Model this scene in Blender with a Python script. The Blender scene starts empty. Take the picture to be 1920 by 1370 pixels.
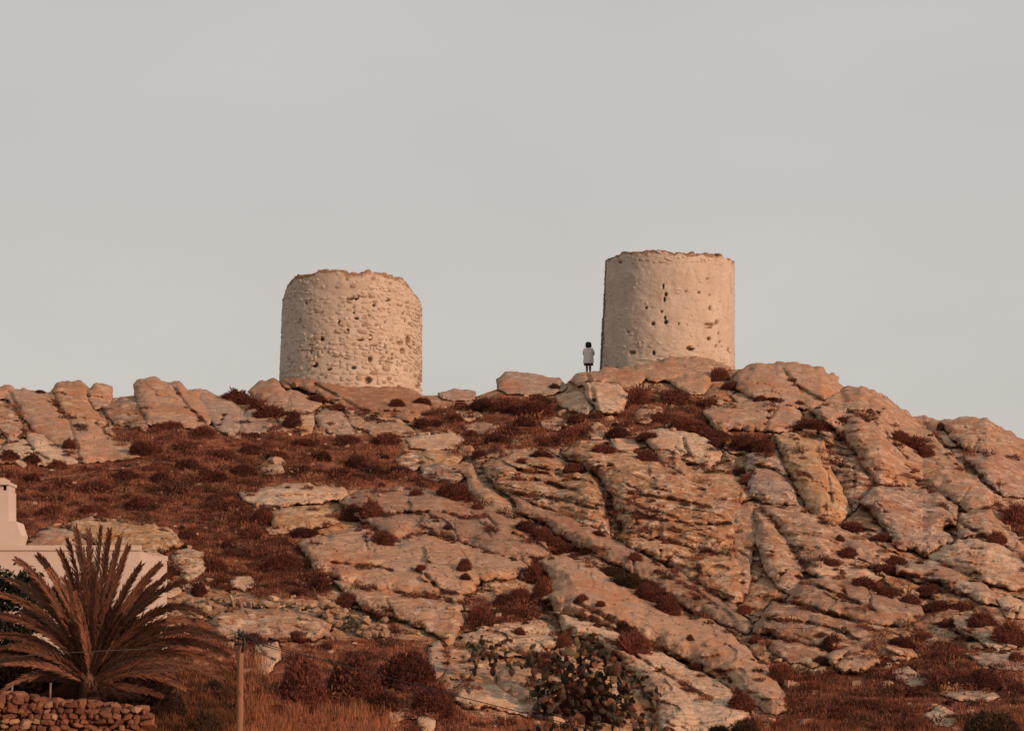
import bpy, math, random
import numpy as np
from mathutils import Vector, Matrix

random.seed(7)
RNG = np.random.default_rng(11)
sc = bpy.context.scene
col = sc.collection

# ------------------------------------------------------------------ camera, sky, sun, exposure
F = 5444.0                       # focal length in photograph pixels (1920 wide)
PITCH = math.atan((1300 - 685) / F)
cd = bpy.data.cameras.new('camera'); cam = bpy.data.objects.new('camera', cd); col.objects.link(cam)
cam.location = (0, 0, 0); cam.rotation_euler = (math.pi / 2 + PITCH, 0, 0)
cd.sensor_fit = 'HORIZONTAL'; cd.sensor_width = 36.0; cd.lens = 36.0 * F / 1920.0
cd.clip_start = 0.5; cd.clip_end = 9000
sc.camera = cam

SUN_AZ, SUN_EL = math.radians(50), math.radians(14)      # to the right of the camera's back, low
sun_dir = Vector((math.sin(SUN_AZ) * math.cos(SUN_EL), -math.cos(SUN_AZ) * math.cos(SUN_EL), math.sin(SUN_EL)))
ld = bpy.data.lights.new('sun', 'SUN'); ld.energy = 3.9; ld.angle = math.radians(0.6); ld.color = (1.0, 0.575, 0.37)
sun = bpy.data.objects.new('sun', ld); col.objects.link(sun)
sun.rotation_euler = (-sun_dir).to_track_quat('-Z', 'Y').to_euler()

w = bpy.data.worlds.new('World'); sc.world = w; w.use_nodes = True
nt = w.node_tree; nt.nodes.clear()
N = nt.nodes.new; L = nt.links.new
out = N('ShaderNodeOutputWorld'); bg = N('ShaderNodeBackground'); bg.inputs['Strength'].default_value = 0.1
sky = N('ShaderNodeTexSky'); sky.sky_type = 'NISHITA'; sky.sun_disc = False
sky.sun_elevation = SUN_EL; sky.sun_rotation = math.pi - SUN_AZ
sky.dust_density = 4.0; sky.air_density = 1.0; sky.ozone_density = 1.0
hs = N('ShaderNodeHueSaturation'); hs.inputs['Saturation'].default_value = 0.25; hs.inputs['Value'].default_value = 1.0
L(sky.outputs[0], hs.inputs['Color'])
tc = N('ShaderNodeTexCoord'); sx = N('ShaderNodeSeparateXYZ'); L(tc.outputs['Generated'], sx.inputs[0])
cr = N('ShaderNodeValToRGB'); L(sx.outputs['Z'], cr.inputs[0])
cr.color_ramp.elements[0].position = 0.0; cr.color_ramp.elements[0].color = (6.1, 5.5, 5.05, 1)
cr.color_ramp.elements[1].position = 0.26; cr.color_ramp.elements[1].color = (5.60, 5.56, 5.47, 1)
e = cr.color_ramp.elements.new(0.12); e.color = (6.15, 5.86, 5.48, 1)
# thin uneven veil of haze over the whole dome
no = N('ShaderNodeTexNoise'); no.inputs['Scale'].default_value = 5.0; no.inputs['Detail'].default_value = 3
mp = N('ShaderNodeMapping'); mp.inputs['Scale'].default_value = (1, 1, 3.0)
L(tc.outputs['Generated'], mp.inputs[0]); L(mp.outputs[0], no.inputs['Vector'])
mr = N('ShaderNodeMapRange'); mr.inputs[1].default_value = 0.3; mr.inputs[2].default_value = 0.7
mr.inputs[3].default_value = 0.955; mr.inputs[4].default_value = 1.035; L(no.outputs['Fac'], mr.inputs[0])
vm = N('ShaderNodeVectorMath'); vm.operation = 'SCALE'; L(cr.outputs[0], vm.inputs[0]); L(mr.outputs[0], vm.inputs['Scale'])
mx = N('ShaderNodeMix'); mx.data_type = 'RGBA'; mx.inputs['Factor'].default_value = 0.92
L(hs.outputs[0], mx.inputs['A']); L(vm.outputs[0], mx.inputs['B'])
L(mx.outputs['Result'], bg.inputs[0]); L(bg.outputs[0], out.inputs[0])

vs = sc.view_settings; vs.view_transform = 'Standard'; vs.look = 'None'; vs.exposure = 0.0; vs.gamma = 1.0
vs.use_curve_mapping = False
sc.cycles.max_bounces = 5; sc.cycles.diffuse_bounces = 3
sc.cycles.pixel_filter_type = 'BLACKMAN_HARRIS'; sc.cycles.filter_width = 1.55

# ------------------------------------------------------------------ helpers
def P(px, py, Y):
    """point seen at photograph pixel (px, py) at the distance Y along +Y"""
    px = np.asarray(px, float); py = np.asarray(py, float); Y = np.asarray(Y, float)
    x = (px - 960.0) / F; v = (685.0 - py) / F
    c, s = math.cos(PITCH), math.sin(PITCH)
    dy = c - v * s; dz = s + v * c
    return np.stack([x / dy * Y, np.broadcast_to(Y, (x / dy * Y).shape), dz / dy * Y], -1)

def V(px, py, Y):
    return Vector(P(px, py, Y).tolist())

def _hash(ix, iy, iz, seed):
    h = (ix.astype(np.uint32) * np.uint32(374761393) + iy.astype(np.uint32) * np.uint32(668265263)
         + iz.astype(np.uint32) * np.uint32(2147483647) + np.uint32(seed) * np.uint32(974634777))
    h = (h ^ (h >> np.uint32(13))) * np.uint32(1274126177)
    h = h ^ (h >> np.uint32(16))
    return h

def noise3(p, seed=0):
    """value-gradient noise in about -1..1 on an (N,3) array"""
    p = np.asarray(p, float)
    i = np.floor(p).astype(np.int64); f = p - i
    u = f * f * f * (f * (f * 6 - 15) + 10)
    res = 0
    for dx in (0, 1):
        for dy in (0, 1):
            for dz in (0, 1):
                h = _hash(i[:, 0] + dx, i[:, 1] + dy, i[:, 2] + dz, seed)
                gx = ((h & np.uint32(1023)).astype(float) / 511.5 - 1)
                gy = (((h >> np.uint32(10)) & np.uint32(1023)).astype(float) / 511.5 - 1)
                gz = (((h >> np.uint32(20)) & np.uint32(1023)).astype(float) / 511.5 - 1)
                d = gx * (f[:, 0] - dx) + gy * (f[:, 1] - dy) + gz * (f[:, 2] - dz)
                wgt = (u[:, 0] if dx else 1 - u[:, 0]) * (u[:, 1] if dy else 1 - u[:, 1]) * (u[:, 2] if dz else 1 - u[:, 2])
                res = res + d * wgt
    return res * 1.3

def fbm(p, octaves=4, seed=0, gain=0.5):
    a, s, r = 1.0, 1.0, 0
    for k in range(octaves):
        r = r + a * noise3(p * s, seed + k * 17); a *= gain; s *= 2.03
    return r

def smooth(a, b, x):
    t = np.clip((x - a) / (b - a), 0, 1); return t * t * (3 - 2 * t)

def sdf(poly, q):
    """signed distance (positive inside) of points q (M,2) to a polygon (N,2)"""
    q = np.asarray(q, float); poly = np.asarray(poly, float)
    best = np.full(len(q), 1e18); ins = np.zeros(len(q), bool)
    for k in range(len(poly)):
        a, b = poly[k], poly[(k + 1) % len(poly)]
        ab = b - a; t = np.clip(((q - a) @ ab) / max(ab @ ab, 1e-9), 0, 1)
        d = q - (a + t[:, None] * ab); best = np.minimum(best, (d * d).sum(1))
        c = ((a[1] > q[:, 1]) != (b[1] > q[:, 1]))
        with np.errstate(divide='ignore', invalid='ignore'):
            xi = (b[0] - a[0]) * (q[:, 1] - a[1]) / (b[1] - a[1] + 1e-12) + a[0]
        ins ^= c & (q[:, 0] < xi)
    d = np.sqrt(best); return np.where(ins, d, -d)

def linedist(pts, q):
    best = np.full(len(q), 1e18)
    for k in range(len(pts) - 1):
        a, b = np.array(pts[k], float), np.array(pts[k + 1], float)
        ab = b - a; t = np.clip(((q - a) @ ab) / max(ab @ ab, 1e-9), 0, 1)
        d = q - (a + t[:, None] * ab); best = np.minimum(best, (d * d).sum(1))
    return np.sqrt(best)

def pts(s):
    return [tuple(float(v) for v in t.split(',')) for t in s.split()]

def make_mesh(name, verts, faces, smooth_shade=True):
    """faces: (M,k) int array or list of such arrays"""
    me = bpy.data.meshes.new(name)
    if not isinstance(faces, (list, tuple)) or (len(faces) and not isinstance(faces[0], np.ndarray)):
        faces = [np.asarray(faces)]
    faces = [f for f in faces if len(f)]
    verts = np.asarray(verts, np.float32)
    me.vertices.add(len(verts)); me.vertices.foreach_set('co', verts.ravel())
    loops = np.concatenate([f.ravel() for f in faces]).astype(np.int32)
    sizes = np.concatenate([np.full(len(f), f.shape[1], np.int32) for f in faces])
    me.loops.add(len(loops)); me.loops.foreach_set('vertex_index', loops)
    me.polygons.add(len(sizes))
    me.polygons.foreach_set('loop_start', np.concatenate([[0], np.cumsum(sizes)[:-1]]).astype(np.int32))
    me.polygons.foreach_set('loop_total', sizes)
    me.polygons.foreach_set('use_smooth', np.full(len(sizes), smooth_shade))
    me.update(calc_edges=True)
    return me

def set_color(me, name, rgb):
    a = me.color_attributes.new(name, 'FLOAT_COLOR', 'POINT')
    rgba = np.ones((len(me.vertices), 4), np.float32); rgba[:, :3] = rgb
    a.data.foreach_set('color', rgba.ravel())

def link(name, me, mat=None, parent=None, loc=None):
    o = bpy.data.objects.new(name, me); col.objects.link(o)
    if mat is not None and not me.materials: me.materials.append(mat)
    if loc is not None: o.location = loc
    if parent is not None: o.parent = parent
    return o

def tag(o, label=None, cat=None, group=None, kind=None):
    if label: o['label'] = label
    if cat: o['category'] = cat
    if group: o['group'] = group
    if kind: o['kind'] = kind
    return o

def empty(name, loc, label, cat, group=None):
    o = bpy.data.objects.new(name, None); col.objects.link(o); o.location = loc
    o.empty_display_size = 0.2
    return tag(o, label, cat, group)

class MB:
    """collects verts and faces for one mesh"""
    def __init__(s): s.v = []; s.f = []; s.n = 0; s.c = []
    def add(s, v, f, c=None):
        v = np.asarray(v, float); s.v.append(v)
        for g in (f if isinstance(f, list) else [f]):
            s.f.append(np.asarray(g) + s.n)
        s.n += len(v)
        if c is not None: s.c.append(np.broadcast_to(np.asarray(c, float), (len(v), 3)))
    def mesh(s, name, smooth_shade=True):
        tri = [f for f in s.f if f.shape[1] == 3]; quad = [f for f in s.f if f.shape[1] == 4]
        other = [f for f in s.f if f.shape[1] > 4]
        fs = []
        if tri: fs.append(np.concatenate(tri))
        if quad: fs.append(np.concatenate(quad))
        fs += other
        me = make_mesh(name, np.concatenate(s.v), fs, smooth_shade)
        if s.c: set_color(me, 'tint', np.concatenate(s.c))
        return me
    def tube(s, path, radii, n=8, cap=True, c=None):
        path = np.asarray(path, float); m = len(path)
        if np.isscalar(radii): radii = np.full(m, radii)
        tang = np.gradient(path, axis=0); tang /= np.linalg.norm(tang, axis=1)[:, None] + 1e-9
        ref = np.array([0, 0, 1.0]) if abs(tang[0][2]) < 0.9 else np.array([1.0, 0, 0])
        vs = []
        for k in range(m):
            a = np.cross(tang[k], ref); a /= np.linalg.norm(a) + 1e-9; b = np.cross(a, tang[k])
            th = np.arange(n) / n * 2 * math.pi
            vs.append(path[k] + radii[k] * (np.cos(th)[:, None] * a + np.sin(th)[:, None] * b))
        v = np.concatenate(vs); f = []
        for k in range(m - 1):
            for j in range(n):
                f.append((k * n + j, k * n + (j + 1) % n, (k + 1) * n + (j + 1) % n, (k + 1) * n + j))
        fs = [np.array(f)]
        if cap: fs += [np.array([list(range(n))[::-1]]), np.array([[(m - 1) * n + j for j in range(n)]])]
        s.add(v, fs, c)
    def box(s, lo, hi, c=None):
        x0, y0, z0 = lo; x1, y1, z1 = hi
        v = [(x0, y0, z0), (x1, y0, z0), (x1, y1, z0), (x0, y1, z0), (x0, y0, z1), (x1, y0, z1), (x1, y1, z1), (x0, y1, z1)]
        f = np.array([(3, 2, 1, 0), (4, 5, 6, 7), (0, 1, 5, 4), (1, 2, 6, 5), (2, 3, 7, 6), (3, 0, 4, 7)])
        s.add(v, f, c)
# ------------------------------------------------------------------ materials
class M_:
    def __init__(s, name, rough=0.9, spec=0.2):
        s.m = bpy.data.materials.new(name); s.m.use_nodes = True; s.t = s.m.node_tree
        s.b = s.t.nodes['Principled BSDF']; s.b.inputs['Roughness'].default_value = rough
        s.b.inputs['Specular IOR Level'].default_value = spec
    def n(s, kind, **kw):
        o = s.t.nodes.new(kind)
        for k, v in kw.items():
            if k in o.inputs: o.inputs[k].default_value = v
            else: setattr(o, k, v)
        return o
    def l(s, a, b): s.t.links.new(a, b)
    def noise(s, vec, scale, detail=4, rough=0.55, dist=0.0):
        o = s.n('ShaderNodeTexNoise', Scale=scale, Detail=detail, Roughness=rough, Distortion=dist); s.l(vec, o.inputs['Vector']); return o.outputs['Fac']
    def rng(s, v, a, b, c=0.0, d=1.0):
        o = s.n('ShaderNodeMapRange'); s.l(v, o.inputs[0])
        for k, x in enumerate((a, b, c, d)): o.inputs[k + 1].default_value = x
        return o.outputs[0]
    def mix(s, fac, a, b, mode='MIX'):
        o = s.n('ShaderNodeMix', data_type='RGBA', blend_type=mode)
        for sock, v in ((o.inputs['Factor'], fac), (o.inputs['A'], a), (o.inputs['B'], b)):
            if hasattr(v, 'is_linked'): s.l(v, sock)
            elif isinstance(v, (int, float)): sock.default_value = v
            else: sock.default_value = (*v, 1)
        return o.outputs['Result']
    def math(s, op, a, b=0.0):
        o = s.n('ShaderNodeMath', operation=op)
        for k, v in enumerate((a, b)):
            if hasattr(v, 'is_linked'): s.l(v, o.inputs[k])
            else: o.inputs[k].default_value = v
        return o.outputs[0]
    def mapping(s, vec, rot=(0, 0, 0), scale=(1, 1, 1)):
        o = s.n('ShaderNodeMapping'); o.inputs['Rotation'].default_value = rot; o.inputs['Scale'].default_value = scale
        s.l(vec, o.inputs[0]); return o.outputs[0]
    def bump(s, h, strength, dist, prev=None):
        o = s.n('ShaderNodeBump', Strength=strength, Distance=dist); s.l(h, o.inputs['Height'])
        if prev is not None: s.l(prev, o.inputs['Normal'])
        return o.outputs[0]
    def pos(s): return s.n('ShaderNodeNewGeometry').outputs['Position']
    def objcol(s): return s.n('ShaderNodeObjectInfo').outputs['Color']
    def objalpha(s): return s.n('ShaderNodeObjectInfo').outputs['Alpha']
    def objrand(s): return s.n('ShaderNodeObjectInfo').outputs['Random']
    def attr(s, name): return s.n('ShaderNodeAttribute', attribute_name=name).outputs['Color']
    def base(s, c):
        if hasattr(c, 'is_linked'): s.l(c, s.b.inputs['Base Color'])
        else: s.b.inputs['Base Color'].default_value = (*c, 1)
    def normal(s, nrm): s.l(nrm, s.b.inputs['Normal'])

DIP = math.radians(20)      # the foliation of the rock dips to the right

def rock_shade(m, col0, p):
    rgh = m.rng(m.objalpha(), 0.3, 1.0, 0.12, 1.0)
    st = m.mapping(p, rot=(0.15, DIP, 0), scale=(0.42, 0.42, 4.2))
    st2 = m.mapping(p, rot=(0.1, DIP * 1.2, 0.2), scale=(0.9, 0.9, 11.0))
    big = m.noise(p, 0.32, 3, 0.6, 0.6)
    stn = m.noise(st, 1.0, 5, 0.62, 0.5)
    st2n = m.noise(st2, 1.0, 4, 0.6, 0.4)
    mid = m.noise(p, 1.7, 5, 0.65, 0.3)
    fine = m.noise(p, 9.0, 4, 0.7)
    spk = m.noise(p, 5.2, 3, 0.75, 0.4)
    c = m.mix(m.rng(big, 0.44, 0.64, 0, 0.6), col0, (0.36, 0.145, 0.06))                 # iron staining
    c = m.mix(m.math('MULTIPLY', m.rng(stn, 0.54, 0.66, 0, 0.72), rgh), c, (0.31, 0.12, 0.045))                    # rusty bands
    c = m.mix(m.math('MULTIPLY', m.rng(st2n, 0.56, 0.68, 0, 0.7), rgh), c, (0.15, 0.068, 0.04))                  # thin dark bands
    c = m.mix(m.math('MULTIPLY', m.rng(mid, 0.50, 0.62, 0, 0.75), m.math('ADD', rgh, 0.25)), c, (0.66, 0.50, 0.36))                    # pale lichen crust
    grey = m.noise(p, 0.8, 4, 0.65, 0.2)
    c = m.mix(m.rng(grey, 0.55, 0.65, 0, 0.45), c, (0.27, 0.205, 0.175))                   # grey lichen film
    c = m.mix(m.rng(spk, 0.60, 0.68, 0, 0.8), c, (0.13, 0.065, 0.04))                     # dark pits and specks
    c = m.mix(m.rng(fine, 0.3, 0.7, 0, 1), m.mix(1.0, c, (0.80, 0.78, 0.76), 'MULTIPLY'), c)
    vor = m.n('ShaderNodeTexVoronoi', feature='DISTANCE_TO_EDGE', Scale=0.75)
    vp = m.mapping(p, rot=(0, DIP, 0), scale=(0.7, 0.7, 1.7))
    warp = m.n('ShaderNodeVectorMath', operation='ADD')
    nz = m.n('ShaderNodeTexNoise', Scale=1.4, Detail=4); m.l(p, nz.inputs['Vector'])
    sc_ = m.n('ShaderNodeVectorMath', operation='SCALE'); sc_.inputs['Scale'].default_value = 0.7
    m.l(nz.outputs['Color'], sc_.inputs[0]); m.l(vp, warp.inputs[0]); m.l(sc_.outputs[0], warp.inputs[1])
    m.l(warp.outputs[0], vor.inputs['Vector'])
    crack = m.rng(vor.outputs['Distance'], 0.0, 0.025, 0, 1)
    crack = m.math('MAXIMUM', crack, m.rng(big, 0.44, 0.52, 0, 1))      # only here and there
    n1 = m.bump(crack, 0.8, 0.10)
    msk = m.math('MULTIPLY', m.rng(m.noise(p, 0.42, 3, 0.6, 0.3), 0.42, 0.6, 0.2, 1.0), rgh)
    n1 = m.bump(m.math('MULTIPLY', stn, msk), 1.0, 0.40, n1)
    n1 = m.bump(m.math('MULTIPLY', st2n, msk), 0.9, 0.15, n1)
    n1 = m.bump(m.math('MULTIPLY', mid, m.math('ADD', rgh, 0.15)), 0.9, 0.24, n1)
    n1 = m.bump(fine, 0.7, 0.05, n1)
    return c, n1

def mat_rock():
    m = M_('rock', 0.93, 0.15); c, n1 = rock_shade(m, m.objcol(), m.pos()); m.base(c); m.normal(n1); return m.m

def mat_hill():
    m = M_('hillside', 0.95, 0.1); p = m.pos()
    rc, rn = rock_shade(m, (0.42, 0.24, 0.14), p)
    a = m.noise(p, 0.55, 5, 0.7); b = m.noise(p, 3.5, 5, 0.7)
    soil = m.mix(m.rng(a, 0.38, 0.62), (0.20, 0.068, 0.037), (0.31, 0.125, 0.064))
    pt = m.noise(m.mapping(p, scale=(0.55, 0.55, 1.6)), 1.0, 5, 0.7, 0.5)
    soil = m.mix(m.rng(pt, 0.5, 0.6, 0, 0.75), soil, (0.11, 0.037, 0.024))
    soil = m.mix(m.rng(b, 0.52, 0.7, 0, 0.6), soil, (0.09, 0.029, 0.018))
    soil = m.mix(m.rng(m.noise(p, 1.6, 4, 0.7), 0.6, 0.72, 0, 0.6), soil, (0.30, 0.165, 0.10))
    k = m.n('ShaderNodeSeparateColor'); m.l(m.attr('soil'), k.inputs[0])
    fac = m.math('ADD', k.outputs[0], m.rng(b, 0.3, 0.7, -0.22, 0.22)); fac = m.rng(fac, 0.42, 0.58)
    m.base(m.mix(fac, rc, soil)); m.normal(m.bump(b, 0.7, 0.12, rn)); return m.m

def mat_plain(name, c, rough=0.9, vary=0.25, scale=3.0, bump=0.02, tint=False, spec=0.2):
    m = M_(name, rough, spec); p = m.pos()
    f = m.noise(p, scale, 4, 0.65)
    base = c
    if tint:
        base = m.mix(1.0, m.attr('tint'), c, 'MULTIPLY')
    dark = m.mix(1.0, base, (1 - vary,) * 3, 'MULTIPLY')
    m.base(m.mix(m.rng(f, 0.3, 0.7), dark, base))
    if bump: m.normal(m.bump(f, 0.6, bump))
    return m.m

def mat_object_tinted(name, rough=0.9, vary=0.3, scale=4.0, bump=0.03, spec=0.15):
    m = M_(name, rough, spec); p = m.pos(); f = m.noise(p, scale, 5, 0.7); g = m.noise(p, scale * 4, 3, 0.7)
    c = m.mix(m.rng(f, 0.3, 0.7), m.mix(1.0, m.objcol(), (1 - vary,) * 3, 'MULTIPLY'), m.objcol())
    c = m.mix(m.rng(g, 0.6, 0.7, 0, 0.4), c, m.mix(1.0, c, (0.5, 0.42, 0.36), 'MULTIPLY'))
    m.base(c); m.normal(m.bump(f, 0.7, bump, m.bump(g, 0.5, bump * 0.5))); return m.m

def mat_foliage(name):
    m = M_(name, 0.85, 0.1)
    c = m.mix(1.0, m.attr('tint'), m.objcol(), 'MULTIPLY')
    m.base(c)
    tr = m.n('ShaderNodeBsdfTranslucent'); m.l(c, tr.inputs['Color'])
    ms = m.n('ShaderNodeMixShader', Fac=0.25); m.l(m.b.outputs[0], ms.inputs[1]); m.l(tr.outputs[0], ms.inputs[2])
    o = [n for n in m.t.nodes if n.type == 'OUTPUT_MATERIAL'][0]; m.l(ms.outputs[0], o.inputs[0])
    return m.m

def mat_wash(name, seed, bare):
    """lime-washed rubble: off-white film worn down to brown stone"""
    m = M_(name, 0.92, 0.15); p = m.pos()
    a = m.noise(p, 0.9, 5, 0.65, 0.4); b = m.noise(p, 4.0, 5, 0.7, 0.2); f = m.noise(p, 14, 3, 0.7)
    st = m.noise(m.mapping(p, scale=(3.0, 3.0, 0.5)), 1.0, 4, 0.6)
    c = m.mix(m.rng(a, 0.35, 0.65), (0.44, 0.365, 0.29), (0.52, 0.445, 0.365))
    c = m.mix(m.rng(st, 0.52, 0.7, 0, 0.35), c, (0.35, 0.26, 0.20))
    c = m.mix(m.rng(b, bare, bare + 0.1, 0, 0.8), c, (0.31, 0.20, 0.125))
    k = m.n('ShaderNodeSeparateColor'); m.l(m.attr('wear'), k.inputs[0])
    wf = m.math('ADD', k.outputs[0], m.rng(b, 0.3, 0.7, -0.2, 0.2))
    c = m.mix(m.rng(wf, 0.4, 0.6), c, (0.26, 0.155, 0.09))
    c = m.mix(m.rng(f, 0.3, 0.7, 0, 1), m.mix(1.0, c, (0.86, 0.85, 0.84), 'MULTIPLY'), c)
    vor = m.n('ShaderNodeTexVoronoi', feature='F1', Scale=1.0)
    m.l(m.mapping(p, scale=(3.2, 3.2, 6.0)), vor.inputs['Vector'])
    m.base(c)
    m.normal(m.bump(vor.outputs['Distance'], 0.25, 0.06, m.bump(b, 0.5, 0.05, m.bump(f, 0.4, 0.02)))); return m.m

ROCK = mat_rock(); HILL = mat_hill(); FOL = mat_foliage('dry_foliage')
STONE = mat_object_tinted('field_stone'); WASH = mat_wash('lime_wash', 0, 0.56); WASH2 = mat_wash('lime_plaster', 3, 0.62)
WASHSTONE = mat_object_tinted('washed_stone', vary=0.22, bump=0.02)
TONES = {'buff': (0.41, 0.25, 0.16), 'grey': (0.36, 0.255, 0.195), 'pale': (0.55, 0.395, 0.275),
         'orange': (0.43, 0.24, 0.13), 'brown': (0.29, 0.17, 0.11), 'ochre': (0.46, 0.275, 0.14)}
# ------------------------------------------------------------------ the hill
RIDGE = np.array(pts("-700,770 -300,745 0,736 60,738 100,739 160,742 212,746 260,740 350,740 400,744 480,748 525,738 600,738 700,740 "
    "790,741 820,741 890,744 935,728 1050,724 1075,712 1103,699 1200,694 1290,690 1376,692 1440,693 1540,706 1580,735 1612,734 1650,748 "
    "1700,790 1730,807 1765,802 1850,800 1920,835 2100,885 2700,985"))
Y_RIDGE = np.array(pts("-700,146 0,147 400,149 650,150.5 900,150 1100,151 1300,151 1500,150 1700,147 1850,146 2700,140"))
Y_FOOT = np.array(pts("-700,99 0,98 500,96 900,98 1300,102 1600,100 1920,97 2700,95"))
def ridge_py(px): return np.interp(px, RIDGE[:, 0], RIDGE[:, 1])
def ridge_Y(px): return np.interp(px, Y_RIDGE[:, 0], Y_RIDGE[:, 1])
def foot_Y(px): return np.interp(px, Y_FOOT[:, 0], Y_FOOT[:, 1])

SOIL_POLYS = [pts(s) for s in (
 "-700,860 0,862 60,870 150,872 235,858 262,856 205,802 290,798 345,798 420,815 480,812 560,806 640,822 690,812 745,818 760,845 770,872 800,892 845,905 885,925 860,935 780,918 700,918 640,910 560,905 455,922 480,960 505,985 505,1000 570,1010 600,1060 640,1090 600,1125 520,1120 430,1105 330,1080 300,1040 345,1015 280,980 200,970 120,985 60,1000 -700,1000",
 "880,760 940,735 1050,745 1110,775 1165,772 1190,728 1260,740 1330,745 1330,770 1340,805 1450,812 1440,850 1380,838 1300,812 1215,810 1140,818 1050,840 960,842 880,840 850,812 780,805 800,770",
 "1500,1260 1440,1225 1470,1300 1470,1345 1420,1372 1920,1372 1920,1250 1800,1210 1730,1210 1700,1165 1770,1150 1700,1120 1640,1085 1590,1090 1650,1110 1715,1130 1715,1160 1690,1240 1650,1260 1560,1260",
 "250,1400 250,1180 330,1130 420,1200 480,1200 560,1215 620,1200 700,1195 800,1200 830,1280 860,1330 900,1345 1030,1345 1130,1400",
 "870,1170 900,1130 1000,1120 1040,1140 990,1165 900,1180",
 "1870,960 1920,950 1920,1020 1880,1000")]

def soil_at(q):
    s = np.full(len(q), -1e9)
    for p_ in SOIL_POLYS: s = np.maximum(s, sdf(p_, q))
    return smooth(-14, 14, s)

def hill_Y(px, py):
    """distance of the bare hill under photograph pixel (px, py)"""
    px = np.asarray(px, float); py = np.asarray(py, float)
    r = ridge_py(px); t = (1370 - py) / (1370 - r)
    tt = np.clip(t, 0, 1.0); h = 0.8 * tt + 0.2 * tt ** 4
    Y = foot_Y(px) + (ridge_Y(px) - foot_Y(px)) * h
    return Y + np.where(t < 0, t * 120, 0) + np.where(t > 1, (t - 1) * 60, 0)

SD, CD = math.sin(DIP), math.cos(DIP)
def strata(p, seed, freq=1.0):
    """stepped ledges along the dip, in metres-ish -1..1"""
    s = (p[:, 0] * SD + p[:, 2] * CD) * 1.5 * freq; al = p[:, 0] * CD - p[:, 2] * SD
    q = np.stack([al * 0.16, s + 0.9 * noise3(p * 0.25, seed + 5), p[:, 1] * 0.15], 1)
    n = noise3(q, seed) + 0.5 * noise3(q * np.array([2, 2.3, 2]), seed + 3)
    st = np.abs(((n * 2.2) % 1.0) - 0.5) * 2
    return 0.6 * n + 0.4 * (smooth(0.25, 0.6, st) - 0.5)

ROCKS = []           # filled by the rock list
CRACKS = [pts(s) for s in (
 "1113,886 1130,915 1140,950 1150,985 1163,1003", "1128,905 1148,965", "795,1075 830,1110 880,1118 930,1130",
 "660,1098 720,1110 790,1118 850,1130", "620,1055 700,1062 735,1070", "1300,770 1280,790", "1280,822 1292,850", "1465,690 1500,730 1560,760",
 "1700,790 1740,830 1780,862 1830,900", "1655,895 1720,905 1770,925", "1640,880 1700,890 1740,905",
 "830,960 870,972 910,965 930,985", "960,1000 1000,1015 1040,1040", "1080,1130 1150,1165 1220,1205 1290,1240",
 "1100,1180 1170,1215 1250,1265 1330,1310", "1290,1240 1360,1262 1385,1300 1400,1330", "1450,1120 1520,1140 1600,1165 1660,1190",
 "1440,1160 1500,1165 1560,1178 1610,1200", "1490,1080 1560,1110 1640,1145", "1180,925 1250,935 1330,950", "1150,930 1200,950 1270,972",
 "970,880 1040,890 1110,905", "920,895 1000,900 1080,920", "960,925 1040,935 1120,955", "1160,960 1240,975 1320,985 1375,978",
 "15,735 35,765 40,800", "88,740 130,790 150,865", "320,720 350,760 385,795", "530,715 580,745 650,775 720,790", "590,720 680,770 790,775",
 "1530,838 1550,880 1560,940", "1590,770 1650,800 1700,860", "1760,940 1800,980 1850,1010", "1100,700 1112,740 1120,770",
 "1240,790 1300,800", "1395,870 1450,880 1480,900", "1690,1075 1750,1090 1810,1115", "640,950 720,965 800,960", "1230,1070 1300,1105 1370,1155")]

NCR = len(CRACKS)
_r = np.random.default_rng(77)
for _ in range(150):                       # short fractures, along the dip or across it
    x, y = _r.uniform(0, 1920), _r.uniform(720, 1340); a_ = math.radians(_r.choice([18, 25, 32, 78, 100, -55])) + _r.normal(0, 0.12); n_ = int(_r.integers(3, 7)); ln_ = []
    for _k in range(n_): ln_.append((x, y)); x += 14 * math.cos(a_) + _r.normal(0, 2.5); y += 14 * math.sin(a_) + _r.normal(0, 2.5)
    CRACKS.append(ln_)

def relief(P0, q, rough, seed):
    """surface relief in metres (positive towards the viewer) shared by hill and rocks"""
    sm = 0.45 + 0.55 * rough
    r = 0.36 * sm * fbm(P0 * 0.45, 3, seed) + rough ** 1.6 * (0.36 * strata(P0, 40) + 0.17 * strata(P0, 61, 2.6)) + (0.05 + 0.08 * rough) * fbm(P0 * 1.9, 4, seed + 2) + 0.05 * rough * fbm(P0 * 6.0, 2, seed + 9)
    k = rough ** 1.6
    return r + sm * facets(P0, 57, (5.5, 3.2), 0.70) + k * (facets(P0, 71, (2.6, 1.5), 0.42) + 0.38 * facets(P0, 83, (1.0, 0.62), 0.30))

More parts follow.
